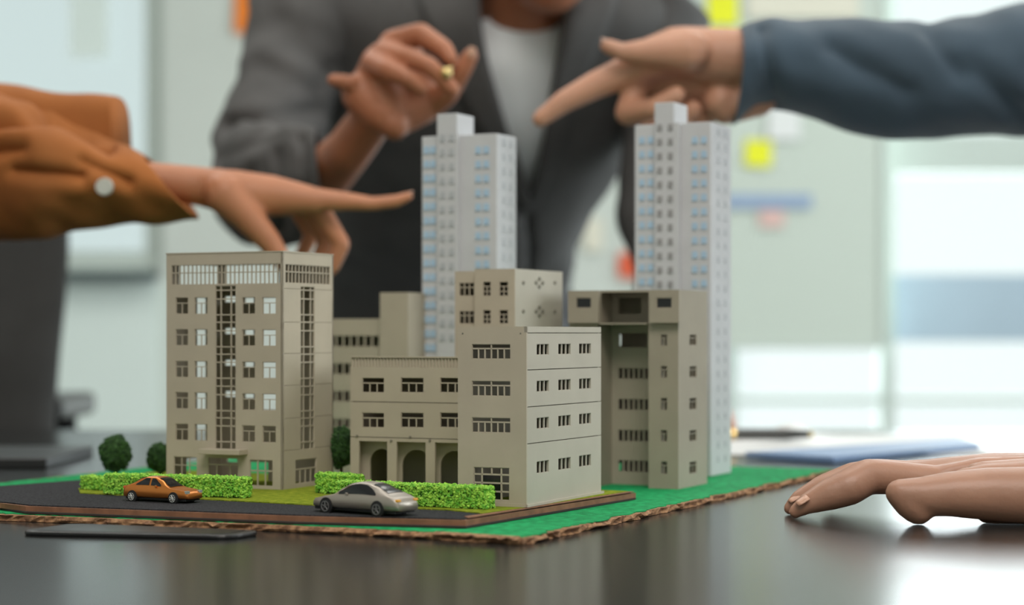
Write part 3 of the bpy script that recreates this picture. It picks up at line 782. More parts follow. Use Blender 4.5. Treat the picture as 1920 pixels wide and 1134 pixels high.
car('copper_sedan', cf, cr, .0142, .0122, cop, M['copper'], 'copper orange toy sedan parked on the model road before the office block', M['rim_bright'], (.20, .83), .0024,
    [(.40, .55, lambda u: 4.35, lambda u: 4.4 + 1.7*min(1, (.25 + u*1.2))), (.58, .78, lambda u: 4.35, lambda u: 4.4 + 1.75*min(1, (1.0 - u)*1.3 + .12))], (.28, .46), (.72, .86),
    [('head_light', .03, -1, .44, .0008, .0012, .0007, M['clear_lens']), ('head_light', .03, 1, .44, .0008, .0012, .0007, M['clear_lens']),
     ('tail_light', .975, -1, .55, .0006, .0010, .0006, M['note_red']), ('tail_light', .975, 1, .55, .0006, .0010, .0006, M['note_red'])], 8)

# ------------------------------------------------------------------ people
def capsules(bm, chain):
    pts = [(Vector(p), r) for p, r in chain]
    for p, r in pts:
        bmesh.ops.create_icosphere(bm, subdivisions=2, radius=r, matrix=Matrix.Translation(p))
    for (p, r), (q, s) in zip(pts, pts[1:]):
        d = q - p
        if d.length < 1e-6: continue
        bmesh.ops.create_cone(bm, cap_ends=True, segments=20, radius1=r, radius2=s, depth=d.length,
                              matrix=Matrix.Translation((p + q)/2) @ d.to_track_quat('Z', 'Y').to_matrix().to_4x4())
def ellipsoid(bm, c, rx, ry, rz, rot=None):
    mtx = Matrix.Translation(c) @ (rot.to_4x4() if rot else Matrix.Identity(4)) @ Matrix.Diagonal((rx, ry, rz, 1))
    bmesh.ops.create_icosphere(bm, subdivisions=3, radius=1, matrix=mtx)
def fused(bm, voxel, smooth, fold=0.0, fscale=30):
    """union of overlapping volumes as one smooth skin (mesh data)"""
    me = bpy.data.meshes.new('tmp'); bm.to_mesh(me); bm.free()
    o = bpy.data.objects.new('tmp', me); COL.objects.link(o)
    r = o.modifiers.new('r', 'REMESH'); r.mode = 'VOXEL'; r.voxel_size = voxel; r.adaptivity = 0
    sm = o.modifiers.new('s', 'SMOOTH'); sm.factor = .5; sm.iterations = smooth
    dg = bpy.context.evaluated_depsgraph_get()
    out = bpy.data.meshes.new_from_object(o.evaluated_get(dg))
    bpy.data.objects.remove(o); bpy.data.meshes.remove(me)
    if fold:
        nn = [v.normal.copy() for v in out.vertices]
        for v, n_ in zip(out.vertices, nn):
            p = v.co * fscale
            v.co += n_ * fold * (noise.noise(p) + .5*noise.noise(p*2.3))
    return out
def joined(name, meshes, m, parent):
    bm = bmesh.new()
    for me in meshes: bm.from_mesh(me); bpy.data.meshes.remove(me)
    me = bpy.data.meshes.new(name); bm.to_mesh(me); bm.free()
    me.materials.clear()
    o = link(name, me, m, parent, smooth=True)
    if parent: o.location = -parent.location
    return o
def pc(D0, *pts):
    """chain given as (px, py, radius px, depth offset)"""
    out = []
    for q in pts:
        D = D0 + (q[3] if len(q) > 3 else 0); out.append((P(q[0], q[1], D), q[2]*D/FP))
    return out
def put(name, mesh, m, parent, smooth=True):
    o = link(name, mesh, m, parent, smooth=smooth); o.location = -parent.location; return o
def ringpts(c, a, b_, n=28, pw=1.0):
    return [c + a*math.copysign(abs(math.cos(t_))**pw, math.cos(t_)) + b_*math.copysign(abs(math.sin(t_))**pw, math.sin(t_)) for t_ in (2*math.pi*k/n for k in range(n))]
def interp(rows, n):
    """smooth resampling of numeric rows"""
    out = []
    for i in range(len(rows)-1):
        p0, p1, p2, p3 = rows[max(i-1, 0)], rows[i], rows[i+1], rows[min(i+2, len(rows)-1)]
        for k in range(n):
            t_ = k/n
            out.append(tuple(.5*((2*b) + (c-a)*t_ + (2*a-5*b+4*c-d)*t_*t_ + (3*b-a-3*c+d)*t_**3) for a, b, c, d in zip(p0, p1, p2, p3)))
    out.append(tuple(rows[-1])); return out
def sleeve(name, rows, m, parent, fold=.0, fs=25, n=48, thick=.0018, seg=8, cap=False, pw=1.0, creases=()):
    """open cloth tube; rows = (top px, top py, bottom px, bottom py, depth, half depth m)"""
    rings = []
    for (tx, ty, bx_, by, D, hd) in interp(rows, seg):
        tp, bp = P(tx, ty, D), P(bx_, by, D); c = (tp + bp)/2; a = (tp - bp)/2
        ring = ringpts(c, a, Vector((0, hd, 0)), n, pw)
        if fold:
            ring2 = []
            for p in ring:
                d = (p - c).normalized(); q = Vector((p.x*fs*.8 + p.z*fs*.5, p.y*fs*.5, p.z*fs))
                w = noise.noise(q) + .55*noise.noise(q*2.1 + Vector((3, 1, 7)))
                p = p + d*w*fold
                ppx, ppy = CX + p.x*FP/p.y, HY - (p.z - TZ - HC)*FP/p.y
                if p.y < c.y + .2*hd:
                    for (x0, y0, x1, y1, wd_, dp) in creases:
                        L2 = (x1-x0)**2 + (y1-y0)**2; u = max(0, min(1, ((ppx-x0)*(x1-x0) + (ppy-y0)*(y1-y0))/L2))
                        dd = (ppx - x0 - u*(x1-x0))**2 + (ppy - y0 - u*(y1-y0))**2
                        p = p - d*dp*math.exp(-dd/(wd_*wd_))
                ring2.append(p)
            ring = ring2
        rings.append(ring)
    mb = MB(); mb.rings(rings, cap=cap)
    o = mb.obj(name, m, parent, smooth=True); o.location = -parent.location
    if cap: return o
    so = o.modifiers.new('thickness', 'SOLIDIFY'); so.thickness = thick; so.offset = -1
    return o
def body_core(hip, chest, neck, head, face, shl, shr, feet, k=1.0):
    """torso, legs, neck and head as overlapping volumes"""
    bm = bmesh.new(); hip, chest, neck, head = map(Vector, (hip, chest, neck, head)); face = Vector(face).normalized()
    side = (Vector(shr) - Vector(shl)).normalized()
    q = Matrix((side, Vector((0, 0, 1)).cross(side), Vector((0, 0, 1)))).transposed()
    ellipsoid(bm, hip, .155*k, .11*k, .12, q); ellipsoid(bm, hip.lerp(chest, .5), .14*k, .10*k, .16, q); ellipsoid(bm, chest, .165*k, .105*k, .16*k, q)
    capsules(bm, [(shl, .058*k), (chest, .09*k), (shr, .058*k)])
    capsules(bm, [(chest, .08), (neck, .052), (head - Vector((0, 0, .05)), .05)])
    ellipsoid(bm, head, .074, .092, .105, Matrix((face.cross(Vector((0, 0, 1))).normalized(), face, Vector((0, 0, 1)))).transposed())
    capsules(bm, [(head + face*.04 - Vector((0, 0, .07)), .045), (head + face*.06 - Vector((0, 0, .085)), .03)])       # jaw
    capsules(bm, [(head + face*.088, .012), (head + face*.108 - Vector((0, 0, .03)), .015)])                            # nose
    capsules(bm, [(head + face*.092 - Vector((0, 0, .062)) - side*.02, .008), (head + face*.092 - Vector((0, 0, .062)) + side*.02, .008)])
    for s_ in (-1, 1):
        ellipsoid(bm, head + side*s_*.076 - Vector((0, 0, .01)), .012, .02, .032, q)
        ft = Vector(feet[0 if s_ < 0 else 1]); hp = hip + side*s_*.085; kn = hp.lerp(ft, .5) + face*.02
        capsules(bm, [(hp, .085), (kn, .058), (ft + Vector((0, 0, .08)), .04)])
        capsules(bm, [(ft + Vector((0, 0, .05)), .038), (ft + face*.14 + Vector((0, 0, .035)), .033)])
    return bm
def person_finish(e, head, face, side):
    """hair, eyes"""
    head = Vector(head); face = Vector(face).normalized(); side = Vector(side).normalized()
    bm = bmesh.new(); ellipsoid(bm, head + Vector((0, 0, .028)) - face*.016, .082, .094, .10)
    put('hair', fused(bm, .006, 2, .003, 60), M['hair'], e)
    for s_ in (-1, 1):
        mb = bmesh.new(); bmesh.ops.create_icosphere(mb, subdivisions=2, radius=.012, matrix=Matrix.Translation(head + face*.081 + side*s_*.031 - Vector((0, 0, .0))))
        me = bpy.data.meshes.new('eye'); mb.to_mesh(me); mb.free(); put('eye', me, M['tee'], e)
def clothes(e, hip, chest, shl, shr, feet, face, top_m, hem=.0):
    hip, chest = Vector(hip), Vector(chest); side = (Vector(shr) - Vector(shl)).normalized(); face = Vector(face).normalized()
    q = Matrix((side, Vector((0, 0, 1)).cross(side), Vector((0, 0, 1)))).transposed()
    if top_m:
        bm = bmesh.new()
        ellipsoid(bm, hip + Vector((0, 0, .02)), .172, .128, .11, q); ellipsoid(bm, hip.lerp(chest, .5), .162, .122, .19, q); ellipsoid(bm, chest, .185, .125, .165, q)
        capsules(bm, [(shl, .072), (chest, .10), (shr, .072)])
        put('shirt', fused(bm, .008, 4, .006, 14), top_m, e)
    bm = bmesh.new(); ellipsoid(bm, hip - Vector((0, 0, .02)), .168, .122, .12, q)
    for s_ in (-1, 1):
        ft = Vector(feet[0 if s_ < 0 else 1]); hp = hip + side*s_*.085; kn = hp.lerp(ft, .5) + face*.02
        capsules(bm, [(hp, .097), (kn, .075), (ft + Vector((0, 0, .09)), .062)])
    put('trousers', fused(bm, .008, 4, .005, 14), M['trousers'], e)
    for s_ in (0, 1):
        ft = Vector(feet[s_]); bm = bmesh.new()
        capsules(bm, [(ft + Vector((0, 0, .046)), .044), (ft + face*.08 + Vector((0, 0, .043)), .042), (ft + face*.155 + Vector((0, 0, .036)), .035)])
        put('shoe', fused(bm, .006, 3), M['black'], e)

def nail(e, p, d, up, r, m=None):
    """small curved plate on a fingertip: p centre, d finger direction, up outward normal"""
    d = Vector(d).normalized(); up = (Vector(up) - d*Vector(up).dot(d)).normalized(); sd = d.cross(up)
    mb = MB(); rs = []
    for i in range(5):
        u = i/4*2 - 1; w = r*.78*(1 - .25*u*u if u > 0 else 1); row = []
        for j in range(7):
            v_ = j/6*2 - 1
            row.append(Vector(p) + d*u*r*.95 + sd*v_*w + up*(r*.22*(1 - v_*v_)))
        rs.append(row)
    mb.rings(rs, cap=False, closed=False); o = mb.obj('fingernail', m or M['nail'], e, smooth=True); o.location = -e.location
    so = o.modifiers.new('t', 'SOLIDIFY'); so.thickness = r*.05

# ---- person in rust shirt, arm coming in from the left
D1 = 1.42
e = empty('person', (-0.86, 1.42, 0))
tag(e, 'person in a rust orange shirt pointing from the left over the office block', 'person')
hip, chest, neck, head, face = (-.88, 1.42, .92), (-.84, 1.42, 1.24), (-.82, 1.42, 1.42), (-.80, 1.42, 1.56), (1, 0, -.1)
shl, shr = (-.80, 1.58, 1.33), (-.80, 1.26, 1.33); feet = ((-.88, 1.51, 0), (-.88, 1.33, 0))
bm = body_core(hip, chest, neck, head, face, shl, shr, feet)
capsules(bm, [(shl, .045), ((-.70, 1.54, 1.12), .036), ((-.62, 1.50, 1.0), .034), (P(60, 322, D1 + .02), .028), (P(190, 336, D1), .021), (P(260, 338, D1), .015)])
capsules(bm, [(shr, .055), ((-.76, 1.20, 1.05), .045), ((-.70, 1.18, .84), .035), ((-.68, 1.18, .76), .03)])
core = fused(bm, .006, 4)
bm = bmesh.new()
capsules(bm, pc(D1, (180, 335, 30), (290, 338, 34), (380, 350, 37), (440, 362, 44, -.004), (510, 366, 38), (565, 372, 29), (592, 376, 25)))
capsules(bm, pc(D1, (480, 372, 36, .012), (560, 378, 26, .026), (580, 384, 22, .036)))
capsules(bm, pc(D1, (585, 374, 24), (650, 377, 17.5), (698, 382, 13.5), (742, 377, 12.5), (766, 368, 9.5)))
capsules(bm, pc(D1 - .012, (420, 362, 40), (462, 405, 31), (504, 452, 23), (530, 490, 18), (545, 515, 14)))
capsules(bm, pc(D1 + .016, (590, 380, 22), (640, 458, 17), (622, 500, 15), (600, 520, 12)))
capsules(bm, pc(D1 + .034, (575, 384, 21), (612, 452, 16), (592, 496, 14), (572, 512, 12)))
capsules(bm, pc(D1 + .050, (556, 386, 19), (585, 440, 15), (566, 476, 13), (552, 490, 11)))
hand = fused(bm, .0017, 4)
joined('body', [core, hand], M['skin_tan'], e)
nail(e, P(767, 361.5, D1), (1, 0, .28), (-.25, -.3, 1), .0030)
clothes(e, hip, chest, shl, shr, feet, face, M['orange_cloth'])
sleeve('sleeve', [(-1150, -520, -790, -440, 1.57, .078), (-960, -190, -640, 130, 1.54, .076), (-740, 10, -570, 395, 1.51, .072), (-300, 110, -260, 440, 1.46, .062), (-60, 165, -40, 440, 1.44, .055), (60, 190, 75, 438, D1, .052), (130, 225, 160, 420, D1, .046), (190, 252, 235, 412, D1, .041), (235, 274, 300, 412, D1, .037), (266, 292, 372, 406, D1, .034)],
       M['orange_cloth'], e, fold=.008, fs=24, n=96, seg=16, creases=((-40, 225, 90, 215, 16, .016), (95, 205, 200, 275, 14, .014), (30, 320, 150, 330, 13, .010), (-60, 290, 40, 275, 13, .009), (150, 300, 240, 340, 12, .007)))
sleeve('rolled_cuff', [(-60, 158, -60, 330, D1 + .05, .045), (40, 162, 40, 320, D1 + .05, .044), (110, 174, 110, 315, D1 + .05, .042), (180, 178, 185, 312, D1 + .05, .040), (223, 184, 231, 305, D1 + .05, .038)],
       M['orange_cloth'], e, fold=.003, fs=20, cap=True, pw=.65)
bp = P(196, 350, D1 - .043); mb = MB().cyl(bp, bp + Vector((0, -.003, 0)), .0062, .0056, 20); o = mb.obj('cuff_button', M['button'], e); o.location = -e.location
person_finish(e, head, face, (0, 1, 0))

# ---- person in navy sleeve, arm coming in from the right
D2 = 1.50
e = empty('person', (0.92, 1.52, 0))
tag(e, 'person in a navy jacket pointing down-left from the right above the right tower', 'person')
hip, chest, neck, head, face = (.95, 1.52, .94), (.90, 1.52, 1.26), (.87, 1.52, 1.43), (.85, 1.52, 1.57), (-1, 0, -.1)
shl, shr = (.86, 1.36, 1.34), (.86, 1.68, 1.34); feet = ((.95, 1.43, 0), (.95, 1.61, 0))
bm = body_core(hip, chest, neck, head, face, shl, shr, feet)
capsules(bm, [(shr, .05), ((.62, 1.58, 1.05), .04), (P(1700, 145, D2), .034), (P(1480, 122, D2), .028)])
capsules(bm, [(shl, .055), ((.88, 1.30, 1.05), .045), ((.82, 1.28, .84), .035), ((.80, 1.28, .77), .03)])
core = fused(bm, .006, 4)
bm = bmesh.new()
capsules(bm, pc(D2, (1520, 118, 60), (1420, 112, 58), (1340, 106, 55), (1270, 98, 49), (1215, 112, 40), (1180, 130, 32)))
capsules(bm, pc(D2 + .02, (1400, 150, 50), (1345, 165, 48), (1290, 150, 42), (1215, 150, 32)))
capsules(bm, pc(D2 + .004, (1350, 190, 36), (1360, 205, 30), (1420, 180, 40)))
capsules(bm, pc(D2, (1180, 132, 31), (1115, 160, 26), (1058, 190, 21.5), (1013, 223, 16)))
capsules(bm, pc(D2 - .022, (1290, 96, 42), (1220, 98, 28), (1168, 98, 17.5), (1138, 86, 14)))
capsules(bm, pc(D2 + .010, (1200, 150, 26), (1176, 212, 24, -.01), (1225, 204, 20, -.03), (1268, 178, 18, -.034)))
capsules(bm, pc(D2 + .030, (1240, 158, 26), (1222, 240, 22, -.004), (1268, 232, 20, -.03), (1300, 205, 18, -.036)))
capsules(bm, pc(D2 + .046, (1280, 165, 24), (1275, 240, 20), (1318, 226, 18, -.03), (1345, 205, 16, -.03)))
hand = fused(bm, .0017, 4)
joined('body', [core, hand], M['skin_pink'], e)
nail(e, P(1136, 76, D2 - .024), (-1, 0, .35), (.2, -.5, 1), .0038)
clothes(e, hip, chest, shl, shr, feet, face, M['navy'])
sleeve('sleeve', [(3180, -580, 2800, -500, 1.67, .088), (2990, -270, 2690, 130, 1.63, .086), (2700, -150, 2600, 290, 1.59, .082), (2350, -90, 2330, 290, 1.56, .075), (2080, -30, 2080, 262, 1.52, .066), (1920, 8, 1920, 250, D2, .060), (1800, 34, 1790, 254, D2, .056), (1690, 42, 1680, 253, D2, .052), (1600, 43, 1590, 238, D2, .049), (1520, 42, 1520, 212, D2, .046), (1450, 40, 1448, 196, D2, .044), (1412, 44, 1410, 196, D2, .042), (1388, 52, 1374, 226, D2, .040)],
       M['navy'], e, fold=.0045, fs=24, n=80, seg=12, creases=((1430, 60, 1455, 190, 14, .005), (1560, 90, 1700, 170, 22, .006), (1740, 60, 1800, 140, 20, .006), (1820, 120, 1920, 220, 24, .006)))
person_finish(e, head, face, (0, 1, 0))

# ---- person whose hand rests on the table at the right
D3 = .985
e = empty('person', (0.78, 0.62, 0))
tag(e, 'person whose bare hand rests on the black table in the right foreground', 'person')
hip, chest, neck, head, face = (.86, .55, .60), (.80, .60, .98), (.77, .63, 1.16), (.75, .66, 1.30), (-.8, .5, -.2)
shl, shr = (.70, .48, 1.06), (.84, .76, 1.06); feet = ((.62, .45, 0), (.72, .62, 0))
bm = body_core(hip, chest, neck, head, face, shl, shr, feet)
capsules(bm, [(shr, .052), ((.60, .84, .84), .044), ((.42, .93, .80), .034), (P(2150, 935, .955), .026)])
capsules(bm, [(shl, .052), ((.58, .40, .86), .042), ((.46, .36, .80), .034), ((.40, .36, .79), .028)])
core = fused(bm, .006, 4)
bm = bmesh.new()
capsules(bm, pc(.985, (1491, 959, 13.5), (1512, 945, 20), (1552, 928, 30), (1592, 913, 35), (1627, 893, 34, .004), (1690, 896, 31, .006), (1755, 905, 33, .008), (1840, 902, 45, .012), (1960, 906, 52, .01), (2150, 930, 70, -.03)))
capsules(bm, pc(1.006, (1480, 953, 12.5), (1500, 936, 19), (1545, 916, 27), (1600, 897, 31), (1640, 888, 29), (1720, 892, 28), (1830, 890, 38), (1960, 892, 42)))
capsules(bm, pc(1.030, (1560, 922, 24), (1640, 893, 27), (1740, 888, 28), (1860, 882, 34), (1960, 886, 38)))
capsules(bm, pc(.955, (1686, 924, 27), (1706, 942, 31), (1722, 955, 30)))
capsules(bm, pc(.955, (1692, 926, 29), (1735, 930, 38), (1785, 926, 43), (1850, 926, 50), (1960, 930, 56), (2150, 935, 64)))
capsules(bm, pc(.962, (1860, 945, 40), (1960, 945, 44)))
capsules(bm, pc(.975, (1840, 908, 44), (1960, 914, 58), (2100, 925, 68)))
capsules(bm, pc(.990, (1770, 886, 14), (1840, 871, 14), (1950, 872, 18)))
capsules(bm, pc(.968, (1800, 892, 14), (1850, 886, 16), (1950, 884, 20)))
hand = fused(bm, .0014, 4)
for v in hand.vertices:
    if v.co.z < TZ + .0002: v.co.z = TZ + .0002
joined('body', [core, hand], M['skin_pale'], e)
nail(e, P(1504, 938, .980), (-.55, -.1, -.36), (-.40, -.45, .70), .0034)
nail(e, P(1489, 934, 1.003), (-.55, -.1, -.36), (-.40, -.35, .75), .0032)
clothes(e, hip, chest, shl, shr, feet, face, M['tee'])
sleeve('sleeve', [(2750, 560, 2900, 980, .86, .06), (2500, 760, 2520, 985, .90, .045), (2330, 830, 2330, 985, .94, .036), (2200, 856, 2200, 982, .955, .030)], M['tee'], e, fold=.003, fs=30)
person_finish(e, head, face, (.5, .8, 0))

# ---- person in charcoal blazer, standing behind the table
D4 = 1.55
e = empty('person', (0.02, 2.5, 0))
tag(e, 'person in charcoal blazer and white tee leaning over the table with raised hand', 'person')
hip, chest, neck, head, face = (-.085, 2.56, .84), (-.03, 2.20, 1.08), (.012, 2.0, 1.15), (.03, 1.92, 1.262), (.1, -1, -.25)
shl, shr = (-.17, 2.08, 1.11), (.13, 2.08, 1.11); feet = ((-.19, 2.66, 0), (.01, 2.66, 0))
bm = body_core(hip, chest, neck, head, face, shl, shr, feet, .72)
capsules(bm, [(shl, .04), (P(545, 130, 1.97), .028), (P(520, 260, 1.885), .024), (P(492, 350, 1.82), .024), (P(540, 345, 1.74), .026), (P(600, 332, 1.67), .024)])
capsules(bm, [(shr, .04), (P(1235, 260, 1.98), .028), (P(1240, 480, 1.93), .024), (P(1270, 740, 1.82), .026), (P(1275, 800, 1.78), .024)])
capsules(bm, [(P(985, 28, 1.955), .037), (P(1000, -60, 1.95), .045)])
capsules(bm, [(P(1275, 800, 1.78), .022), (Vector((.147, 1.735, .770)), .020), (Vector((.147, 1.715, .768)), .019)])
capsules(bm, [(Vector((.128, 1.73, .768)), .014), (Vector((.166, 1.73, .768)), .014)])
for (dx, ln) in ((-.026, .055), (-.009, .066), (.009, .063), (.026, .050)):
    capsules(bm, [(Vector((.147 + dx*.8, 1.722, .769)), .0105), (Vector((.147 + dx*1.1, 1.722 - ln*.5, .772)), .0095), (Vector((.147 + dx*1.25, 1.722 - ln, .7585)), .008)])
capsules(bm, [(Vector((.122, 1.755, .768)), .013), (Vector((.102, 1.725, .764)), .0105), (Vector((.092, 1.70, .7595)), .009)])
core = fused(bm, .004, 3)
bm = bmesh.new()
capsules(bm, pc(D4, (560, 365, 46, .17), (612, 326, 50, .095), (655, 280, 44, .045), (690, 232, 42, .02), (712, 190, 46)))
capsules(bm, pc(D4, (740, 238, 26, -.008), (722, 195, 42, -.004), (705, 150, 42), (715, 118, 38, .006), (760, 100, 34, .012)))
capsules(bm, pc(D4, (795, 198, 35, .012), (770, 150, 50, .016), (750, 110, 42, .016)))
capsules(bm, pc(D4, (742, 222, 36, .0), (790, 200, 34, .006)))
capsules(bm, pc(D4, (680, 175, 42, .0), (720, 212, 42, -.004), (738, 232, 30, -.008)))
capsules(bm, pc(D4 + .004, (735, 82, 26), (788, 64, 22, -.012), (832, 92, 18, -.026), (846, 112, 14, -.030)))
capsules(bm, pc(D4 - .004, (718, 100, 25), (766, 108, 20, -.024), (806, 124, 17, -.034), (848, 168, 15, -.030)))
capsules(bm, pc(D4 - .008, (698, 118, 24), (728, 132, 20, -.026), (762, 146, 17, -.034), (790, 166, 15, -.030)))
capsules(bm, pc(D4 - .004, (684, 162, 22), (655, 156, 16, -.010), (632, 151, 13.5, -.014), (624, 150, 12, -.016)))
capsules(bm, pc(D4 + .010, (795, 200, 32), (838, 176, 23, -.012), (868, 130, 18, -.02), (882, 104, 15.5, -.022)))
hand = fused(bm, .0018, 4)
joined('body', [core, hand], M['skin_brown'], e)
nail(e, P(884, 98, D4 - .034), (.3, 0, 1), (.5, -1, 0), .0042)
# ring on a finger
bm = bmesh.new(); c0 = P(832, 140, D4 - .034)
mb = MB(); tor = []
axd = Vector((.55, 0, -.6)).normalized(); sa = axd.orthogonal().normalized(); sb = axd.cross(sa)
for k in range(20):
    an = 2*math.pi*k/20; rad = sa*math.cos(an) + sb*math.sin(an); ce = c0 + rad*.0076
    tor.append([ce + (rad*math.cos(q*math.pi/3) + axd*math.sin(q*math.pi/3))*.0014 for q in range(6)])
tor.append(tor[0]); mb.rings(tor, cap=False)
bm.free(); o = mb.obj('ring', M['brass'], e, smooth=True); o.location = -e.location
mb = bmesh.new(); bmesh.ops.create_icosphere(mb, subdivisions=2, radius=.0048, matrix=Matrix.Translation(c0 + Vector((.002, -.008, 0))))
me = bpy.data.meshes.new('ring_stone'); mb.to_mesh(me); mb.free(); put('ring_stone', me, M['brass'], e)
# tee under the blazer
def torso_rows(rows): return interp(rows, 6)
tee_rows = [(45, 885, 1085, 1.99, .05), (90, 840, 1110, 2.0, .075), (170, 780, 1110, 2.02, .09), (300, 740, 1090, 2.09, .10), (430, 720, 1060, 2.24, .115), (560, 700, 1050, 2.42, .12), (720, 690, 1050, 2.52, .12)]
rings = []
for (y, x0, x1, D, hd) in torso_rows(tee_rows):
    a0, a1 = P(x0, y, D), P(x1, y, D); rings.append(ringpts((a0 + a1)/2, (a1 - a0)/2, Vector((0, hd, 0)), 40))
o = MB().rings(rings).obj('tee_shirt', M['tee'], e, smooth=True); o.location = -e.location
# blazer: shell open at the front
bl = [(-70, 700, 1180, 2.05, .075, 930, 1030), (-20, 560, 1270, 2.04, .10, 900, 1046), (60, 555, 1275, 2.03, .125, 898, 1048), (150, 580, 1235, 2.05, .135, 912, 1040), (260, 600, 1195, 2.10, .145, 942, 1024), (330, 604, 1165, 2.15, .155, 968, 1008),
      (400, 604, 1118, 2.21, .16, 984, 992), (480, 602, 1078, 2.30, .165, 984, 990), (560, 598, 1062, 2.44, .17, 980, 986), (700, 590, 1062, 2.54, .175, 976, 982), (840, 585, 1075, 2.60, .175, 970, 980)]
def bring(y, x0, x1, D, hd, o0, o1, th0, th1, n, sc=1.0, wr=True):
    a0, a1 = P(x0, y, D), P(x1, y, D); c = (a0 + a1)/2; h_ = (a1 - a0)/2; out = []
    for k in range(n):
        th = th0 + (th1 - th0)*k/(n-1)
        p = c + h_*math.cos(th)*sc - Vector((0, hd*sc, 0))*math.sin(th)
        if wr:
            q = Vector((p.x*11, p.y*8, p.z*7)); d = (p - c).normalized()
            p = p + d*.010*(noise.noise(q) + .4*noise.noise(q*2.4))
        out.append(p)
    return out
sh_r, lap_l, lap_r = [], [], []
for row in torso_rows(bl):
    y, x0, x1, D, hd, o0, o1 = row; cxp = (x0 + x1)/2; hw = (x1 - x0)/2
    tl = math.acos(max(-1, min(1, (o0 - cxp)/hw))); tr = math.acos(max(-1, min(1, (o1 - cxp)/hw)))
    # angle measured so that sin>0 faces the camera: from the left front edge (tl) round the back to the right front edge
    sh_r.append(bring(*row, tl, tr + 2*math.pi, 72))
    if y < 420:
        wl_ = .30*max(.12, 1 - max(0, y)/470)
        lap_l.append(bring(*row, tl - .02, tl + wl_, 6, 1.03)); lap_r.append(bring(*row, tr + .02, tr - wl_, 6, 1.03))
o = MB().rings(sh_r, cap=False, closed=False).obj('blazer', M['blazer'], e, smooth=True); o.location = -e.location
so = o.modifiers.new('t', 'SOLIDIFY'); so.thickness = .004
for lp in (lap_l, lap_r):
    o = MB().rings(lp, cap=False, closed=False).obj('lapel', M['blazer'], e, smooth=True); o.location = -e.location
    so = o.modifiers.new('t', 'SOLIDIFY'); so.thickness = .004
sleeve('blazer_sleeve', [(470, -90, 760, -60, 2.04, .07), (462, 20, 690, 60, 2.00, .075), (436, 150, 640, 170, 1.94, .075), (402, 260, 605, 300, 1.88, .07), (393, 330, 580, 395, 1.82, .066)],
       M['blazer'], e, fold=.007, fs=18, n=80, seg=14, creases=((430, 235, 600, 205, 16, .010), (480, 120, 600, 170, 22, .010), (520, 40, 620, 130, 24, .010)))
sleeve('forearm_sleeve', [(420, 250, 408, 420, 1.86, .05), (455, 228, 445, 452, 1.82, .066), (500, 225, 500, 466, 1.76, .066), (550, 234, 560, 462, 1.70, .060), (594, 246, 614, 430, 1.655, .054)],
       M['blazer'], e, fold=.006, fs=22, n=80, seg=14, creases=((470, 320, 455, 420, 13, .010), (520, 280, 530, 430, 13, .010), (565, 260, 580, 400, 12, .008), (420, 290, 520, 250, 14, .006)))
sleeve('blazer_sleeve', [(1150, -60, 1330, 40, 2.04, .07), (1160, 120, 1310, 140, 2.02, .065), (1165, 270, 1300, 280, 1.99, .058), (1152, 385, 1290, 400, 1.96, .052), (1180, 480, 1300, 490, 1.93, .048), (1205, 640, 1315, 650, 1.86, .043), (1225, 740, 1320, 750, 1.82, .038)],
       M['blazer'], e, fold=.005, fs=18)
clothes(e, hip, chest, shl, shr, feet, face, None)
person_finish(e, head, face, (1, 0, 0))

# ------------------------------------------------------------------ things on the table
def flat(name, pts, z, th, m, label, cat, group=None, bump=None):
    cx_ = sum(p[0] for p in pts)/len(pts); cy_ = sum(p[1] for p in pts)/len(pts)
    o = MB().prism([(x - cx_, y - cy_) for x, y in pts], 0, th).obj(name, m); o.location = (cx_, cy_, TZ + z)
    return tag(o, label, cat, group)
# phone in front of the board
e = empty('smartphone', (-0.168, 0.905, TZ))
ph = [(-.052, .028), (.056, -.020), (.066, -.001), (-.040, .047)]
def rounded(poly, r, n=5):
    out = []
    for k in range(len(poly)):
        p0, p1, p2 = Vector(poly[k-1]), Vector(poly[k]), Vector(poly[(k+1) % len(poly)])
        a, b = p1 + (p0-p1).normalized()*r, p1 + (p2-p1).normalized()*r
        for j in range(n+1):
            t_ = j/n; q = a*(1-t_)**2 + p1*2*t_*(1-t_) + b*t_**2; out.append((q.x, q.y))
    return out
fr, bk = G(32, 996, .002), G(432, 1004, .002)
ph = [(fr[0] + .168, fr[1] - .905), (bk[0] + .168, bk[1] - .905), (bk[0] + .168 + .012, bk[1] - .905 + .022), (fr[0] + .168 + .016, fr[1] - .905 + .037)]
MB().prism(rounded(ph, .009), 0, .0022).obj('phone_case', M['black'], e, bevel=.0008)
cpt = Vector((sum(p[0] for p in ph)/4, sum(p[1] for p in ph)/4))
MB().prism(rounded([tuple(cpt + (Vector(p) - cpt)*.88) for p in ph], .006), .0022, .0024).obj('screen', M['screen'], e)
tag(e, 'black smartphone lying flat on the table in front of the road base', 'phone')
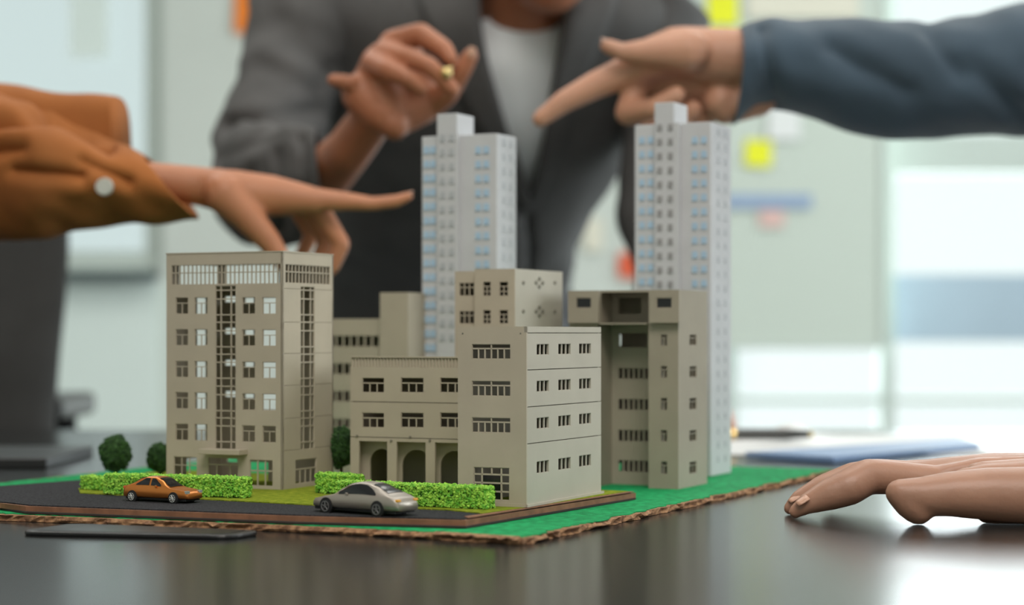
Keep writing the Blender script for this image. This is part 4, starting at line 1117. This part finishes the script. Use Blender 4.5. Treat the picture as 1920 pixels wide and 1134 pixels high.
# papers, folder, pen behind the board
gx = lambda px, D: (px - CX)*D/FP
mb = MB(); rs = []
for i in range(15):
    v_ = i/14; D = 1.49 + .30*v_; row = []
    for j in range(25):
        u = j/24; x = gx(1340 + 500*u, 1.62) + (v_ - .5)*.04
        z = .0006 + .015*math.exp(-((u - .30)/.09)**2)*math.exp(-((v_ - .70)/.25)**2)
        row.append((x, D - 1.6, z))
    rs.append(row)
mb.rings(rs, cap=False, closed=False)
o = mb.obj('paper_sheet', M['paper'], smooth=True); o.location = (0, 1.6, TZ)
so = o.modifiers.new('t', 'SOLIDIFY'); so.thickness = .0004; so.offset = 1
tag(o, 'large white paper sheet with a raised fold lying behind the green board', 'paper')
flat('document_folder', [(gx(1395, 1.46), 1.45), (gx(1560, 1.40), 1.395), (gx(1830, 1.56), 1.55), (gx(1800, 1.64), 1.64)], .0012, .004, M['folder'], 'blue document folder on the white paper behind the resting hand', 'folder')
e = empty('pen', (gx(1450, 1.60), 1.60, TZ + .0105))
MB().cyl((-.030, 0, 0), (.012, 0, 0), .0045, n=14).obj('barrel', M['pen'], e, smooth=False)
MB().cyl((.012, 0, 0), (.028, 0, 0), .0042, .0030, 14).obj('cap', M['pen'], e)
MB().cyl((.028, 0, 0), (.0315, 0, 0), .0032, .0022, 14).obj('tip', M['brass'], e)
MB().cyl((-.033, 0, 0), (-.030, 0, 0), .0046, n=14).obj('band', M['brass'], e)
tag(e, 'black pen with brass tip lying on the white paper beside the right tower', 'pen')
nb = empty('reflection_standin', (-.40, 1.42, TZ))  # added dark slab in place of the chair's reflection in the tabletop
MB().box(-.10, .09, -.07, .08, 0, .007).obj('cover', M['black'], nb, bevel=.001)
MB().box(-.098, .088, -.068, .078, .0012, .0058).obj('pages', M['paper_cream'], nb)
tag(nb, 'added black book shape standing in for the chair reflection on the table left of the green board', 'reflection_standin')

# ------------------------------------------------------------------ office chair behind the table at the left
ch = empty('office_chair', (gx(-300, 2.2), 2.35, 0))
cxo = Vector(ch.location)
rings = []
for (y, x1, D, hd) in interp([(392, 60, 2.2, .02), (400, 108, 2.2, .03), (430, 128, 2.2, .034), (540, 124, 2.19, .036), (660, 112, 2.18, .036), (760, 104, 2.18, .036), (850, 96, 2.18, .034), (872, 70, 2.18, .02)], 4):
    a0, a1 = P(-600 - x1 + 0, y, D), P(x1, y, D); rings.append([p - cxo for p in ringpts((a0 + a1)/2, (a1 - a0)/2, Vector((0, hd, 0)), 40, .6)])
MB().rings(rings).obj('backrest', M['chair'], ch, smooth=True)
MB().box(-.24, .24, -.02, .42, .46, .54).obj('seat', M['chair'], ch, bevel=.03)
for s_ in (-1, 1):
    xx = .21*s_
    MB().box(xx - .03, xx + .03, -.15, .04, .745, .772).obj('armrest', M['black'], ch, bevel=.008)
    MB().tube([(xx, .0, .75), (xx, .04, .62), (xx*.9, .10, .48)], .014).obj('armrest_post', M['black'], ch, smooth=True)
MB().tube([(0, .20, .46), (0, .20, .10)], [.025, .03]).obj('gas_post', M['black'], ch)
MB().tube([(0, .05, .50), (0, -.17, .56), (0, -.15, .75)], .025).obj('back_bar', M['black'], ch, smooth=True)
for k in range(5):
    an = 2*math.pi*k/5 + .3; tip = (math.cos(an)*.28, .20 + math.sin(an)*.28)
    MB().tube([(0, .20, .12), (tip[0], tip[1], .075)], [.025, .016]).obj('base_arm', M['black'], ch)
    MB().cyl((tip[0] - .012, tip[1], .03), (tip[0] + .012, tip[1], .03), .03, n=16).obj('caster', M['rubber'], ch)
tag(ch, 'charcoal office chair with armrest standing behind the table at far left', 'chair')

# ------------------------------------------------------------------ boards and notes on the back wall
wb = empty('whiteboard', (wx(1480, 4.9), 4.9, wz(645, 4.9)))
bw2, bh2 = (wx(1652, 4.9) - wx(1308, 4.9))/2, wz(-330, 4.9) - wz(645, 4.9)
MB().box(-bw2, bw2, 0, .02, 0, bh2).obj('board_surface', M['whiteboard'], wb)
for (x0, x1, z0, z1) in ((-bw2 - .012, -bw2, -.012, bh2 + .012), (bw2, bw2 + .012, -.012, bh2 + .012), (-bw2, bw2, -.012, 0), (-bw2, bw2, bh2, bh2 + .012)):
    MB().box(x0, x1, -.006, .024, z0, z1).obj('board_frame', M['frame'], wb)
tag(wb, 'pale whiteboard with sticky notes hanging before the right windows', 'whiteboard')
def note(name, x0, y0, x1, y1, m, label, cat, D=4.895, tilt=0):
    a, c = P(x0, y1, D), P(x1, y0, D); w_, h_ = (c.x - a.x)/2, (c.z - a.z)
    mb = MB(); rs = []
    for i in range(7):
        z = h_*i/6; cur = .006*(1 - i/6)**2
        rs.append([(-w_, -cur, z), (w_, -cur, z), (w_, -cur + .0008, z), (-w_, -cur + .0008, z)])
    mb.rings(rs); o = mb.obj(name, m); o.location = ((a.x + c.x)/2, D, a.z); o.rotation_euler = (0, tilt, 0)
    return tag(o, label, cat)
note('sticky_note', 1326, -14, 1384, 48, M['note_yellow'], 'yellow sticky note at the top of the whiteboard above the pointing wrist', 'sticky note')
note('sticky_note', 1396, 262, 1446, 312, M['note_yellow'], 'yellow sticky note on the whiteboard beside the right tower', 'sticky note', tilt=.03)
note('paper_note', 1440, 170, 1500, 262, M['paper'], 'white paper note right of the lower yellow sticky note', 'paper')
note('paper_note', 1400, -30, 1610, 34, M['paper_cream'], 'cream paper sheet at the top of the whiteboard above the navy sleeve', 'paper')
note('paper_strip', 1330, 364, 1522, 390, M['print_blue'], 'pale blue paper strip on the whiteboard beside the right tower', 'paper')
note('paper_note', 1424, 394, 1470, 424, M['print_pink'], 'small pink paper note under the blue strip on the whiteboard', 'paper')
note('sticky_note', 440, -30, 512, 62, M['note_orange'], 'orange sticky note on the back wall above the charcoal shoulder', 'sticky note', D=4.99)
note('sticky_note', 1160, 474, 1200, 520, M['note_red'], 'red-orange sticky note seen between the blazer and its sleeve', 'sticky note', D=4.99)
note('sticky_note', 1096, 410, 1130, 470, M['paper_cream'], 'cream paper note on the wall seen through the gap beside the blazer', 'paper', D=4.99)
note('wall_poster', 132, -60, 202, 108, M['wall_low'], 'pale grey-green sheet taped to the left window glass', 'poster', D=4.97)
